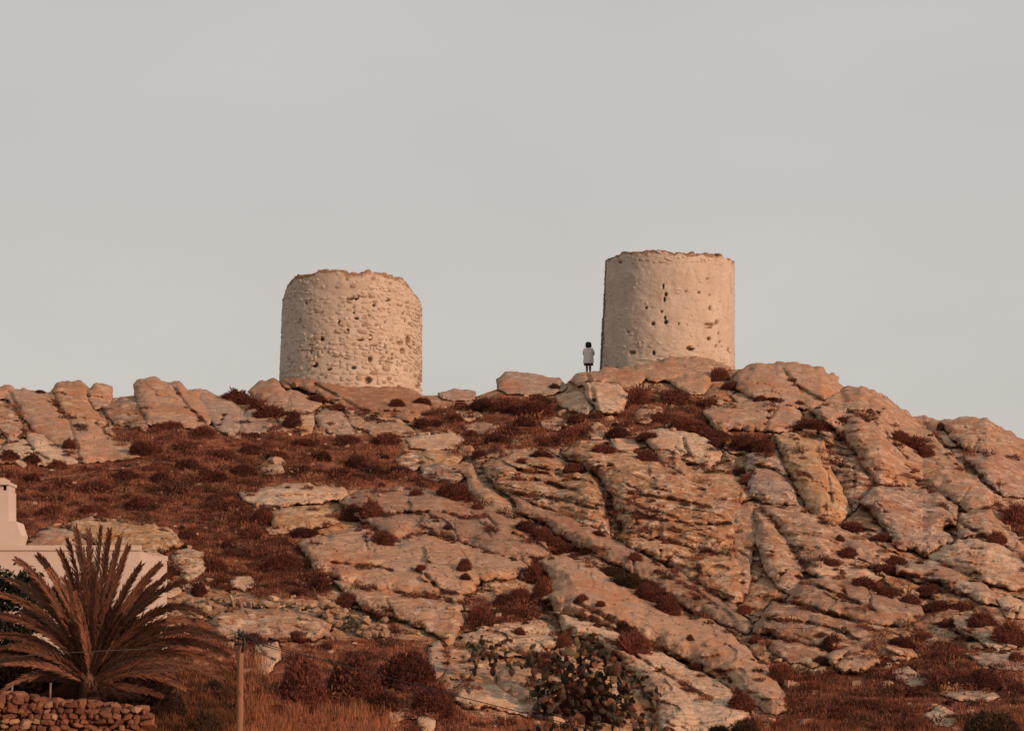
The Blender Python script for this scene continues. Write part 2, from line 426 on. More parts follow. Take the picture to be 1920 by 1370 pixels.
def facets(p, seed, cell, amp):
    """broken blocks: every cell of a jittered net gets its own level and slant"""
    al = p[:, 0] * CD - p[:, 2] * SD; s = p[:, 0] * SD + p[:, 2] * CD
    wv = 0.35 * noise3(p * 0.9, seed + 1); wu = 0.35 * noise3(p * 0.9, seed + 2)
    u, v = al / cell[0] + wu, s / cell[1] + wv; iu, iv = np.floor(u).astype(np.int64), np.floor(v).astype(np.int64)
    best = np.full(len(p), 1e9); val = np.zeros(len(p)); z0 = np.zeros_like(iu)
    for a in (-1, 0, 1):
        for b in (-1, 0, 1):
            h = _hash(iu + a, iv + b, z0, seed); j = [((h >> np.uint32(k * 6)) & np.uint32(63)).astype(float) / 63 for k in range(5)]
            du, dv = u - (iu + a + 0.1 + 0.8 * j[0]), v - (iv + b + 0.1 + 0.8 * j[1]); d = du * du + dv * dv; m = d < best
            best = np.where(m, d, best); val = np.where(m, (j[2] - 0.5) + 0.9 * (j[3] - 0.5) * du + 0.9 * (j[4] - 0.6) * dv, val)
    return amp * val

def cracks_at(q):
    c = np.zeros(len(q))
    wob = 4.0 * noise3(np.stack([q[:, 0] / 14, q[:, 1] / 14, q[:, 0] * 0], 1), 77)
    for k, ln in enumerate(CRACKS):
        a = np.array(ln); m = (q[:, 0] > a[:, 0].min() - 12) & (q[:, 0] < a[:, 0].max() + 12) & (q[:, 1] > a[:, 1].min() - 12) & (q[:, 1] < a[:, 1].max() + 12)
        if not m.any(): continue
        d = linedist(ln, q[m]) + wob[m]
        depth = 1.3 if k < 2 else 0.62 if k < NCR else 0.34
        c[m] = np.maximum(c[m], depth * np.exp(-(d / (5.0 if k < 2 else 3.2 if k < NCR else 2.0)) ** 2))
    return c

# raster of the nearest surface (2 px), to stand plants on the rocks
RX0, RY0, RS = -60, 640, 2
RW, RH = (2040) // RS, (1400 - 640) // RS
_gx, _gy = np.meshgrid(RX0 + np.arange(RW) * RS, RY0 + np.arange(RH) * RS)
YMAP = np.full((RH, RW), 1e9); ROCKMAP = np.zeros((RH, RW)); HILLGRID = {}
def surf(px, py):
    i = np.clip(((np.asarray(py) - RY0) / RS).round().astype(int), 0, RH - 1)
    j = np.clip(((np.asarray(px) - RX0) / RS).round().astype(int), 0, RW - 1)
    return YMAP[i, j]
def is_rock(px, py):
    i = np.clip(((np.asarray(py) - RY0) / RS).round().astype(int), 0, RH - 1)
    j = np.clip(((np.asarray(px) - RX0) / RS).round().astype(int), 0, RW - 1)
    return ROCKMAP[i, j]

def build_hill():
    pxs = np.concatenate([np.arange(-660, -20, 20), np.arange(-20, 1944, 3.5), np.arange(1944, 2640, 20)])
    ts = np.concatenate([np.linspace(-0.12, 0, 26)[:-1], np.linspace(0, 1, 205)])
    px = np.repeat(pxs[None], len(ts), 0)
    py = 1370 - ts[:, None] * (1370 - ridge_py(pxs)[None])
    q = np.stack([px.ravel(), py.ravel()], 1)
    Y = hill_Y(q[:, 0], q[:, 1]); P0 = P(q[:, 0], q[:, 1], Y)
    soil = soil_at(q)
    fade = 1 - 0.6 * smooth(0.93, 1.0, np.repeat(ts[:, None], len(pxs), 1).ravel())
    r = relief(P0, q, 1.0, 3); rs = 0.30 * fbm(P0 * 0.55, 3, 8) + 0.10 * fbm(P0 * 2.2, 3, 9)
    Yd = Y - (r * (1 - soil) + rs * soil) * fade * 1.3
    ins = (q[:, 0] > RX0) & (q[:, 0] < RX0 + RW * RS) & (q[:, 1] > RY0) & (q[:, 1] < RY0 + RH * RS)
    Yd = np.where(ins & (is_rock(q[:, 0], q[:, 1]) > 0), np.maximum(Yd, Y) + 0.15, Yd)
    HILLGRID.update(pxs=pxs, ts=ts, Yd=Yd.reshape(len(ts), len(pxs)))
    pos = P(q[:, 0], q[:, 1], Yd)
    # flat land in front of the hill and the far side behind the ridge
    Z0 = pos.reshape(len(ts), len(pxs), 3)
    front = Z0[0].copy(); rows = [np.concatenate([front[:, :1] * 0.30, np.full((len(pxs), 1), 20.0), np.full((len(pxs), 1), -2.4)], 1)[None]]
    back = []
    top = Z0[-1]
    for dy, dz in ((4, 0.15), (9, 0.0), (14, -0.9), (22, -4.0), (40, -11), (75, -22)):
        b = top.copy(); k = (b[:, 1] + dy) / b[:, 1]; b[:, 0] *= k; b[:, 1] += dy; b[:, 2] = np.maximum(b[:, 2] + dz, -3.2)
        b[:, 2] += 0.15 * noise3(b * 0.5, 4); back.append(b[None])
    allp = np.concatenate(rows + [Z0] + back, 0); nr, nc = allp.shape[:2]
    i = np.arange(nr * nc).reshape(nr, nc)
    f = np.stack([i[:-1, :-1], i[:-1, 1:], i[1:, 1:], i[1:, :-1]], -1).reshape(-1, 4)
    me = make_mesh('hill', allp.reshape(-1, 3), f)
    sl = np.full((nr, nc), 0.7); sl[1:1 + len(ts)] = soil.reshape(len(ts), len(pxs)); sl = sl.ravel()
    set_color(me, 'soil', np.stack([sl, sl, sl], 1))
    o = link('hill', me, HILL); o.color = (1, 1, 1, 0.9); tag(o, 'rocky hillside of bare rock and dry reddish scrub under the two towers', kind='structure')
    return o

def finish_surface():
    """merge the hill into the raster of the nearest surface"""
    pxs, ts, Yd = HILLGRID['pxs'], HILLGRID['ts'], HILLGRID['Yd']
    gx, gy = _gx.ravel().astype(float), _gy.ravel().astype(float)
    t = (1370 - gy) / (1370 - ridge_py(gx)); j = np.clip(np.searchsorted(pxs, gx) - 1, 0, len(pxs) - 2); i = np.clip(np.searchsorted(ts, t) - 1, 0, len(ts) - 2)
    fj = np.clip((gx - pxs[j]) / (pxs[j + 1] - pxs[j]), 0, 1); fi = np.clip((t - ts[i]) / (ts[i + 1] - ts[i]), 0, 1)
    h = (Yd[i, j] * (1 - fj) + Yd[i, j + 1] * fj) * (1 - fi) + (Yd[i + 1, j] * (1 - fj) + Yd[i + 1, j + 1] * fj) * fi
    np.minimum(YMAP, h.reshape(YMAP.shape), out=YMAP)

def build_ground():
    mb = MB(); mb.add([(-4000, -4000, -3.4), (4000, -4000, -3.4), (4000, 4000, -3.4), (-4000, 4000, -3.4)], np.array([(0, 1, 2, 3)]))
    o = link('ground', mb.mesh('ground'), mat_plain('dry_earth', (0.20, 0.10, 0.06), vary=0.4, scale=0.2, bump=0.0)); tag(o, 'dry earth around the hill', kind='structure')

def build_rock(name, label, T, R, tone, rough, tilt, poly, seed, group=None):
    rough = rough * 0.72
    poly = np.array(poly); lo = poly.min(0) - 6; hi = poly.max(0) + 6
    area = (hi - lo).prod(); step = 2.0 if area < 60000 else 2.3
    xs = np.arange(lo[0], hi[0] + step, step); ys = np.arange(lo[1], hi[1] + step, step)
    gx, gy = np.meshgrid(xs, ys); q = np.stack([gx.ravel(), gy.ravel()], 1)
    w3 = np.stack([q[:, 0] / 26, q[:, 1] / 26, np.full(len(q), seed * 3.1)], 1)
    wob = np.stack([fbm(w3, 3, 21), fbm(w3 + 40, 3, 22)], 1)
    size = min(hi[0] - lo[0], hi[1] - lo[1])
    amp = min(7.0, 0.10 * size)
    d = sdf(poly, q + wob * amp) + 1.0 + 4.0 * ((seed * 0.618) % 1)
    Yh = hill_Y(q[:, 0], q[:, 1])
    R = min(max(R, 0.22 * size), 0.45 * size); T = T * (0.95 + min(size, 260) / 215)
    x = np.clip(d / R, 0, 1); prof = np.sqrt(np.clip(1 - (1 - x) ** 2, 0, 1))
    ybot = poly[:, 1].max(); ytop = poly[:, 1].min(); sv = np.clip((ybot - q[:, 1]) / (ybot - ytop), 0, 1)
    cx = poly[:, 0].mean(); sxn = (q[:, 0] - cx) / (poly[:, 0].max() - poly[:, 0].min())
    B = T * prof * (0.55 + 0.5 * sv) - T * 1.1 * tilt * sxn * prof
    P0 = P(q[:, 0], q[:, 1], Yh)
    rel = relief(P0, q, rough, 3 + seed) * (0.25 + 0.75 * prof) * min(1.0, 0.45 + size / 160)
    B = B + rel - cracks_at(q) * prof
    crisp = ytop < 730 or size < 42
    B = np.where(d > 0, np.maximum(B, -0.12 + 0.2 * x), -0.8 if crisp else -0.3)
    Y = Yh - B
    keep = (d > -step * 1.3)
    # bring the outermost points onto the outline
    gyy, gxx = np.gradient(d.reshape(gx.shape), step); g2 = np.maximum(gxx ** 2 + gyy ** 2, 0.3).ravel()
    out_ = (d < 0); q = q.copy(); q[:, 0] -= np.where(out_, d * gxx.ravel() / g2, 0); q[:, 1] -= np.where(out_, d * gyy.ravel() / g2, 0)
    ny, nx = gx.shape; idx = np.arange(nx * ny).reshape(ny, nx); kk = keep.reshape(ny, nx)
    cell = kk[:-1, :-1] & kk[1:, :-1] & kk[:-1, 1:] & kk[1:, 1:]
    f = np.stack([idx[1:, :-1], idx[1:, 1:], idx[:-1, 1:], idx[:-1, :-1]], -1)[cell]
    if len(f) < 4: return None
    used = np.unique(f); remap = np.full(nx * ny, -1); remap[used] = np.arange(len(used))
    pos = P(q[used, 0], q[used, 1], Y[used]); f = remap[f]
    # closed body: the same outline again inside the hill, joined round the edge
    bp = P(q[used, 0], q[used, 1], Yh[used] + 1.6); n0 = len(pos)
    ed = np.concatenate([f[:, [0, 1]], f[:, [1, 2]], f[:, [2, 3]], f[:, [3, 0]]]); key = ed.min(1) * 10 ** 7 + ed.max(1)
    u, inv, cnt = np.unique(key, return_inverse=True, return_counts=True); be = ed[cnt[inv] == 1]
    walls = np.stack([be[:, 1], be[:, 0], be[:, 0] + n0, be[:, 1] + n0], 1)
    allp = np.concatenate([pos, bp])
    org = P(cx, ybot, float(hill_Y(cx, ybot)))
    me = make_mesh(name, allp - org, [f, walls, f[:, ::-1] + n0])
    o = link(name, me, ROCK, loc=org.tolist()); o.color = (*TONES[tone], min(1.0, rough))
    tag(o, label, 'rock', group)
    # raster
    m = d > 0
    i = ((q[m, 1] - RY0) / RS); j = ((q[m, 0] - RX0) / RS)
    for di in (0, 1):
        for dj in (0, 1):
            ii = np.floor(i).astype(int) + di; jj = np.floor(j).astype(int) + dj
            ok = (ii >= 0) & (ii < RH) & (jj >= 0) & (jj < RW)
            np.minimum.at(YMAP, (ii[ok], jj[ok]), Y[m][ok]); ROCKMAP[ii[ok], jj[ok]] = 1
    return o
# name | label | bulge m | rounding px | tone | roughness | tilt (+ turns right) | outline in photograph pixels
ROCK_LIST = """
rock_slab|long tan rock slab sloping from the far left skyline down to the scrub hollow|0.9|26|buff|0.55|0.25|0,727 60,734 100,736 115,770 150,785 200,812 240,835 264,855 235,860 180,864 150,868 115,845 90,822 60,800 40,775 18,750 -30,740 -30,727
rock|cracked pale rock at the left picture edge above the small dark hollow|0.8|14|buff|1.0|0.1|-40,760 0,762 30,774 41,795 43,815 20,822 0,815 -40,815
rock|low pale rock ledge at the left edge just above the scrub|0.7|12|pale|0.8|0.2|-40,850 0,846 18,824 50,826 62,852 42,869 10,864 -40,872
rock_slab|narrow pale slab between two slanting cracks at the left|0.7|14|pale|0.8|0.25|48,806 75,815 110,832 152,866 112,873 70,865 57,840
rock|rounded orange-buff knob on the left skyline with dark upper edge|1.2|22|orange|0.9|0.2|97,736 110,721 130,714 153,715 163,726 168,748 178,772 202,792 186,802 150,786 120,776 104,760
rock|squarish small knob beside the orange knob on the left skyline|1.0|14|buff|0.9|0.35|166,731 185,721 206,727 210,742 202,762 180,768 170,750
rock|low shaded rock with an ochre front between the knobs and the big skyline block|0.9|16|brown|0.9|0.2|188,764 230,748 256,752 272,770 277,790 270,806 240,800 214,796
rock|big blocky boulder standing on the skyline left of the left tower|1.5|20|buff|0.5|0.3|254,722 264,712 290,710 312,720 336,719 353,732 372,737 386,765 393,791 365,802 336,796 300,792 275,788 262,765 256,742
rock_slab|steep grey slanting slab next to the blocky skyline boulder|1.0|16|grey|0.5|-0.3|354,734 400,739 432,744 446,765 462,790 476,812 430,815 405,802 391,782 376,756
rock|pale low rock under the grey slanting slab|0.7|12|grey|0.7|0.2|440,778 478,769 500,784 524,800 486,812 462,808
rock|rounded tan boulder on the ridge left of the left tower|1.2|22|buff|0.6|0.2|470,736 486,720 512,714 527,722 534,733 560,737 592,747 602,760 585,773 555,776 520,766 488,756
rock_slab|broad smooth brown slab on which the left tower stands|1.3|22|brown|0.35|0.2|526,714 545,705 570,702 600,705 650,711 700,719 760,729 796,744 800,775 762,787 720,782 680,770 640,760 606,748 588,735 560,728 535,727
rock|grey rounded boulder with brown right flank below the left tower|1.0|20|grey|0.8|0.25|588,778 610,767 642,770 662,790 668,812 640,820 614,813 596,800
rock|small pale boulder wedged left of the grey rounded boulder|0.8|12|pale|0.7|0.1|553,778 580,765 590,780 587,800 566,800 549,794
rock|small ochre yellow block under the left tower|0.5|6|ochre|0.4|0.2|560,799 574,793 586,800 584,813 565,816
rock_slab|pale slab sloping to the right below the left tower|0.8|16|buff|0.9|0.3|650,768 700,776 746,786 774,810 742,818 702,815 672,802 656,788
rock|small tan block above the scrub hollow, right of the grey slanting slab|0.6|10|buff|0.5|0.2|478,784 512,784 522,800 496,808 476,802
rock|flat pale rock in the scrub between the towers, upper one of three|0.6|10|pale|0.7|0.2|762,822 800,812 852,814 882,830 852,842 800,844 768,840
rock|bright rock with a yellow stained top in the middle of the slope|0.9|12|ochre|0.9|0.3|786,852 800,845 850,844 872,855 852,870 826,874 806,880 788,870
rock|small grey fissured rock left of the yellow stained rock|0.8|10|grey|1.3|-0.2|742,862 760,852 784,850 790,868 782,880 756,876
rock|grey fissured rock below the yellow stained rock|0.9|12|grey|1.4|-0.2|788,876 820,870 858,878 866,895 850,906 818,896 796,890
rock_slab|tan slab running down to the right below the yellow stained rock|1.0|18|buff|0.7|0.3|860,874 884,872 904,902 934,928 965,950 1000,985 985,994 940,966 900,946 882,922 872,900
rock|low stone on the skyline between the left tower and the ridge gap|0.5|7|grey|0.7|0.1|822,738 850,730 892,734 888,748 850,750 826,746
rock_slab|flat grey-tan slab on the skyline left of the standing person|0.9|14|grey|0.5|0.2|934,713 950,702 1000,704 1046,712 1056,724 1040,738 990,737 950,734 936,728
rock_slab|broad tan slab under the standing person and the foot of the right tower|1.3|16|buff|0.5|0.25|1066,714 1088,698 1130,693 1200,685 1252,672 1292,667 1332,671 1354,680 1372,692 1350,704 1320,702 1290,700 1255,712 1210,712 1195,724 1175,728 1140,718 1110,714 1085,722
rock|pale boulder with a grey left face just below the standing person|1.7|12|pale|0.6|0.55|1090,714 1140,716 1166,724 1178,740 1170,762 1160,775 1140,777 1120,771 1104,746
rock|small pale block with an ochre corner left of the pale boulder under the person|0.9|10|pale|0.7|0.2|1044,746 1070,738 1096,742 1109,766 1096,774 1070,767 1050,756
rock|blunt buff rock below the middle of the right tower|1.2|16|buff|0.6|0.2|1254,712 1290,699 1326,701 1335,720 1320,742 1290,737 1264,724
rock_dome|smooth rounded rock dome on the skyline right of the right tower|1.6|30|buff|0.45|0.3|1380,722 1384,702 1410,688 1440,684 1484,683 1532,694 1564,709 1582,730 1562,757 1522,772 1490,762 1440,748 1402,740
rock|rounded tan rock face under the dome right of the right tower|1.3|20|buff|0.6|0.1|1318,772 1360,760 1420,752 1482,756 1504,776 1500,800 1460,808 1400,802 1352,806 1334,796
rock|small pale wedge of rock in the shrubs above the split crag|0.6|9|pale|0.7|0.2|1144,822 1180,814 1217,820 1212,836 1180,847 1154,842
rock|rounded pale rock split by one crack above the split crag|1.2|20|pale|0.7|0.3|1204,818 1230,805 1292,812 1332,830 1350,850 1346,866 1320,872 1280,862 1232,848 1214,832
rock_rib|long curved rib of tan rock with an ochre nose above the split crag|1.2|18|orange|0.9|0.35|1232,850 1265,850 1290,870 1330,880 1372,890 1402,915 1407,932 1384,944 1350,930 1300,905 1256,880
rock_crag|big banded crag right of the deep black crack|1.7|30|orange|1.3|0.2|1052,846 1080,838 1150,842 1202,850 1240,868 1290,890 1340,912 1382,932 1388,952 1382,1000 1377,1042 1300,1034 1240,1014 1166,1002 1152,950 1136,908 1116,884 1080,866
rock_crag|banded orange crag left of the deep black crack|1.5|26|orange|1.3|0.1|905,872 960,850 1000,840 1032,845 1060,868 1108,888 1126,914 1136,958 1146,1000 1100,984 1050,962 1000,946 960,930 924,905
rock_slab|long smooth slab running diagonally below both banded crags|1.1|16|brown|0.4|0.25|958,925 1000,946 1060,966 1110,988 1162,1014 1232,1052 1312,1092 1382,1142 1412,1172 1400,1187 1350,1167 1290,1142 1270,1120 1210,1084 1150,1054 1100,1030 1060,1010 1010,975 970,960
rock_outcrop|orange rock face under the big banded crag|1.2|18|orange|1.0|0.2|1166,1003 1240,1014 1300,1034 1377,1044 1392,1070 1390,1122 1370,1127 1310,1090 1240,1052 1172,1017
rock_column|narrow buff upright column with grey right side beside the orange rock face|0.8|12|buff|0.8|-0.2|1366,948 1412,950 1420,985 1416,1020 1408,1060 1400,1112 1384,1120 1372,1080 1370,1030
rock|pale leaning crag right of the narrow upright column|1.3|22|buff|0.9|0.3|1412,958 1440,962 1470,1000 1500,1052 1512,1092 1490,1117 1462,1107 1432,1062 1418,1012
rock_pillar|tall tan pillar of rock leaning left of the striped face|1.6|20|ochre|0.8|0.2|1455,816 1500,818 1546,834 1556,880 1580,920 1594,960 1570,977 1532,967 1506,935 1490,900 1470,860
rock|grey-pale block left of the tall tan pillar|1.3|20|grey|0.9|0.2|1402,852 1455,843 1474,880 1488,915 1500,948 1450,946 1410,932 1398,900
rock_outcrop|dark striped recessed face between the pillar and the great dome|0.5|16|brown|1.4|-0.5|1535,806 1572,806 1602,845 1622,880 1642,905 1612,938 1600,955 1580,902 1560,872 1556,840
rock_dome|great tan rock dome forming the right skyline|1.8|34|buff|0.8|0.3|1578,730 1612,725 1650,739 1682,763 1708,783 1736,800 1762,830 1792,865 1832,895 1857,920 1862,945 1820,962 1795,947 1760,924 1700,914 1650,907 1620,872 1600,842 1570,802 1542,792 1522,772 1552,752
rock|large rounded grey-white block under the great dome|1.9|34|grey|1.0|0.15|1612,940 1640,914 1700,914 1760,924 1797,950 1793,985 1765,992 1792,1012 1742,1043 1682,1024 1660,990 1640,968
rock|flat-topped tan knoll at the right end of the skyline|1.4|18|buff|0.9|0.2|1764,792 1800,785 1846,787 1862,799 1900,816 1925,828 1960,850 1960,868 1920,862 1870,850 1832,846 1800,832 1780,812
rock|grey rock under the flat-topped knoll at the right edge|1.5|20|grey|0.8|0.3|1812,852 1870,850 1920,858 1950,880 1950,930 1882,928 1850,902 1828,880
rock|small dark capped rock between the great dome and the knoll|0.8|10|buff|0.7|0.1|1706,786 1735,781 1766,792 1782,815 1796,840 1770,830 1740,803
rock_outcrop|long tan rock face right of the pale leaning crag|1.3|22|buff|1.0|0.25|1430,950 1500,953 1546,975 1612,1010 1692,1046 1727,1054 1652,1062 1592,1060 1545,1077 1515,1062 1490,1030 1462,995
rock|wedge of pale rock over the red shrubs in the middle right|0.9|14|pale|0.9|0.3|1500,1068 1550,1047 1602,1057 1654,1083 1637,1094 1592,1087 1540,1082
rock_slab|large smooth tan slab with a red stain above the lower right scrub|1.3|24|brown|0.5|0.25|1503,1092 1550,1080 1602,1092 1662,1114 1722,1132 1727,1152 1692,1172 1642,1167 1580,1157 1520,1142 1478,1126
rock_slab|lower layered brown slab under the red-stained slab|1.0|20|brown|0.9|0.2|1412,1180 1452,1130 1500,1137 1582,1160 1642,1172 1672,1187 1716,1227 1690,1240 1642,1227 1570,1216 1500,1202 1450,1192
rock|low brown ledge left of the rounded boulder in the lower right|0.7|12|brown|0.8|0.2|1436,1197 1500,1203 1552,1217 1562,1238 1522,1250 1480,1238 1450,1227
rock|rounded boulder with a square brown front in the lower right|1.1|10|buff|0.5|0.15|1554,1228 1580,1214 1612,1212 1642,1225 1648,1242 1620,1257 1585,1259 1564,1247
rock|red-stained rock wedge right of the rounded lower right boulder|0.7|10|orange|0.8|0.3|1650,1187 1692,1197 1718,1227 1700,1238 1660,1224 1642,1207
rock_slab|big pale grey slab above the dark shrub row at the right|1.3|22|grey|0.8|0.2|1678,1057 1740,1052 1792,1070 1842,1092 1868,1127 1850,1132 1800,1112 1760,1092 1720,1087 1682,1076
rock_slab|pale rock apron at the right edge under the grey-white block|1.3|22|pale|1.0|0.2|1742,1042 1800,1010 1862,1018 1930,1052 1960,1070 1960,1110 1920,1104 1880,1097 1842,1087 1790,1066 1752,1052
rock_slab|tan slab slanting to the right edge below the great dome|1.3|20|buff|1.0|0.3|1794,990 1800,962 1852,948 1882,985 1930,1025 1960,1050 1930,1054 1862,1016 1802,1008
rock|layered pale rock in the red scrub near the right edge|0.9|12|pale|1.2|0.2|1788,1162 1842,1155 1872,1182 1904,1210 1880,1217 1832,1197 1802,1182
rock|flat grey rock at the right edge in the red scrub|0.6|10|grey|0.6|0.2|1816,1228 1860,1220 1925,1230 1960,1240 1960,1254 1870,1252 1830,1242
rock|grey tongue of rock left of two dark round shrubs in the lower right|0.6|9|grey|0.6|0.2|1672,1257 1700,1250 1747,1276 1748,1289 1710,1287 1680,1272
rock|small whitish rock at the right edge under the pale apron|0.6|10|pale|0.8|0.2|1866,1122 1895,1117 1930,1146 1930,1162 1890,1152
rock_slab|low pale shelf under the dark round shrubs in the lower right|0.6|10|pale|1.1|0.2|1765,1300 1830,1285 1872,1302 1852,1314 1800,1312
rock|small pale rock in the grass at the bottom right|0.6|9|pale|1.0|0.2|1738,1342 1762,1326 1792,1340 1785,1356 1752,1356
rock_slab|broad smooth grey-brown slab in the middle of the hillside|1.3|34|brown|0.3|0.2|640,938 680,921 740,917 800,919 872,934 932,954 988,988 1034,1026 1024,1042 982,1052 932,1042 880,1022 820,1002 770,1002 740,1012 700,987 660,962
rock_outcrop|wide rough tan rock face below the smooth middle slab|1.3|36|buff|0.6|0.2|558,1017 620,1000 690,987 740,1010 800,1002 880,1022 962,1046 994,1062 962,1082 902,1092 862,1132 830,1122 780,1117 700,1102 640,1087 588,1062
rock_outcrop|lower tan rock face with a brown stain above the round bushes|1.1|26|buff|0.9|0.25|628,1090 700,1104 770,1120 830,1124 862,1135 870,1162 842,1204 810,1182 770,1167 720,1152 678,1132
rock|pale ledge at the upper left end of the middle slabs|0.8|12|pale|0.9|0.2|448,926 500,914 562,907 642,914 654,930 602,940 552,942 502,952 458,942
rock|layered ochre ledge below the pale ledge, left of the smooth middle slab|0.9|12|ochre|1.0|0.2|502,962 560,949 612,954 642,976 602,988 552,998 510,988
rock|narrow ochre stone sticking out over dark shrubs left of the middle slabs|0.5|7|ochre|0.7|0.1|500,990 530,984 562,984 560,994 530,1000 505,1000
rock_slab|long steep diagonal slab crossing the lower middle of the hillside|1.5|30|buff|0.4|0.2|1012,1052 1050,1040 1100,1055 1162,1087 1232,1127 1282,1152 1332,1162 1392,1207 1442,1257 1472,1300 1477,1332 1457,1344 1400,1312 1342,1267 1272,1232 1190,1192 1130,1172 1080,1157 1040,1142 1010,1122 1034,1087
rock_slab|lower pale slab behind the prickly pear clump|1.3|26|pale|0.9|0.2|1040,1147 1120,1172 1190,1197 1270,1242 1342,1277 1392,1312 1404,1342 1370,1375 1300,1376 1240,1376 1226,1320 1200,1270 1160,1232 1110,1197 1060,1182
rock|rubbly pale rock above the left prickly pear|0.8|16|pale|1.3|0.2|866,1192 920,1175 975,1168 1012,1163 1038,1180 1054,1207 1012,1222 950,1227 895,1217
rock_slab|wide pale slab below the tumbled dry stone wall, behind the wooden pole|1.0|18|buff|1.2|0.1|394,1170 402,1150 440,1140 520,1139 602,1149 622,1170 617,1192 562,1198 502,1198 440,1203 405,1188
rock|small pale block left of the round bushes|0.7|10|pale|0.6|0.1|480,1212 520,1205 524,1230 510,1252 490,1262 478,1240
rock|upright grey stone right of the round bushes|0.7|9|grey|0.6|0.1|804,1212 825,1205 837,1230 832,1262 815,1272 803,1242
rock|long pale boulder at the bottom left of the prickly pear|0.9|14|pale|0.6|0.2|854,1292 880,1282 932,1284 962,1296 1002,1310 1022,1332 1000,1343 940,1328 880,1322 856,1312
rock|small round boulder on top of the long pale boulder|0.8|10|orange|0.5|0.1|868,1262 900,1253 926,1266 932,1285 870,1287
rock|tall smooth buff boulder directly left of the main prickly pear|1.2|20|buff|0.5|0.0|932,1267 960,1250 1000,1247 1026,1270 1030,1332 1000,1338 960,1312 936,1292
rock|round stone in the grass right of the wooden pole, upper left of the small heap|0.5|8|buff|0.5|0.1|706,1318 720,1309 738,1314 742,1328 724,1334 708,1330
rock|flat stone in the grass below the round bushes|0.5|7|pale|0.5|0.1|726,1340 745,1329 772,1332 782,1342 756,1347 732,1350
rock|pale stone at the lower right end of the small heap in the grass|0.6|9|pale|0.6|0.1|782,1345 802,1338 818,1350 816,1374 792,1372
rock|knobbly pale boulder above the palm, left of the small dark shrub|1.1|16|pale|1.4|0.1|322,1046 336,1032 360,1030 380,1038 388,1060 372,1080 352,1087 334,1066
rock|small pale stone above the tumbled dry stone wall|0.6|9|pale|0.9|0.1|432,1090 446,1080 468,1083 480,1098 456,1107 436,1102
rock|tiny pale rock between the knobbly boulder and the palm fronds|0.6|8|pale|0.9|0.1|296,1098 314,1088 337,1105 322,1117 300,1114
rock|big grey-buff boulder just above the white house roof|1.1|20|grey|0.7|0.1|40,1034 60,1008 90,992 112,990 136,1000 166,1015 178,1042 110,1048 40,1046
rock_slab|wide ochre rock shelf behind the tips of the palm fronds|1.0|18|ochre|1.0|0.15|118,988 165,971 200,974 242,984 292,984 332,1000 347,1020 302,1032 265,1027 240,1042 200,1032 158,1012
rock|fissured pale rock at the right end of the white house|0.9|14|pale|1.4|0.1|258,1038 290,1024 312,1050 306,1082 280,1088 262,1072
rock|small pale rock alone in the upper scrub hollow|0.5|8|buff|0.7|0.1|486,876 505,867 528,870 532,882 510,888 490,886
rock|stones jutting out of the slope below the low skyline stone|0.6|8|buff|0.9|0.2|856,772 890,765 905,778 880,790 860,788
rock|low tan shelf of rock left of the shrubs under the ridge gap|0.6|9|buff|0.8|0.2|870,800 905,792 935,800 920,812 880,812
rock|pale stone peeping out of the shrubs in the middle of the ridge slope|0.5|8|pale|0.8|0.1|1012,790 1040,782 1062,790 1046,808 1020,804
rock|pale wedge between two dark shrubs above the banded crags|0.5|8|pale|0.8|0.1|1104,806 1120,795 1138,806 1126,818 1110,818
rock|buff hump of rock under the shrub line below the right tower|0.8|12|buff|0.7|0.2|1190,775 1212,762 1238,765 1242,780 1215,792 1195,788
rock|buff stone under the smooth dome, left of the small shrub|0.6|9|buff|0.9|0.1|1370,742 1398,733 1420,742 1412,755 1384,754
rock|low pale stone right of the shrubs beneath the rounded tan face|0.5|8|pale|0.8|0.1|1360,836 1385,828 1410,836 1400,846 1370,846
"""
def build_rocks():
    n = 0
    for ln in ROCK_LIST.strip().splitlines():
        name, label, T, R, tone, rough, tilt, poly = ln.split('|'); n += 1
        build_rock(name, label, float(T), float(R), tone, float(rough), float(tilt), pts(poly), n)
# ------------------------------------------------------------------ round stone towers
def stone_mesh(name, seed, n=7):
    """irregular building stone, unit size, its face towards -y"""
    r = np.random.default_rng(seed)
    th = (np.arange(n) + r.uniform(-0.25, 0.25, n)) / n * 2 * math.pi
    rad = 0.5 / np.maximum(np.abs(np.cos(th)), np.abs(np.sin(th))) ** 0.75 * r.uniform(0.86, 1.02, n)
    o = np.stack([np.cos(th) * rad, np.sin(th) * rad], 1)
    rings = []
    for y, s in ((0.5, 1.0), (-0.34, 0.98), (-0.5, 0.80)):
        rings.append(np.stack([o[:, 0] * s, np.full(n, y) + (r.uniform(-0.08, 0.08, n) if y < 0 else 0), o[:, 1] * s], 1))
    v = np.concatenate(rings + [np.array([[0, -0.54, 0], [0, 0.5, 0]])]); f4, f3 = [], []
    for k in range(2):
        for j in range(n):
            f4.append((k * n + j, (k + 1) * n + j, (k + 1) * n + (j + 1) % n, k * n + (j + 1) % n))
    for j in range(n):
        f3.append((2 * n + j, 3 * n, 2 * n + (j + 1) % n)); f3.append((j, (j + 1) % n, 3 * n + 1))
    f4 = [tuple(reversed(f)) for f in f4]; f3 = [tuple(reversed(f)) for f in f3]
    return v, [np.array(f3), np.array(f4)]
STONE_V = [stone_mesh('stone', 100 + k, 6 + k % 3) for k in range(8)]
def stone_meshes(mat):
    out = []
    for v, f in STONE_V:
        me = make_mesh('stone', v, f, True); me.materials.append(mat); out.append(me)
    return out

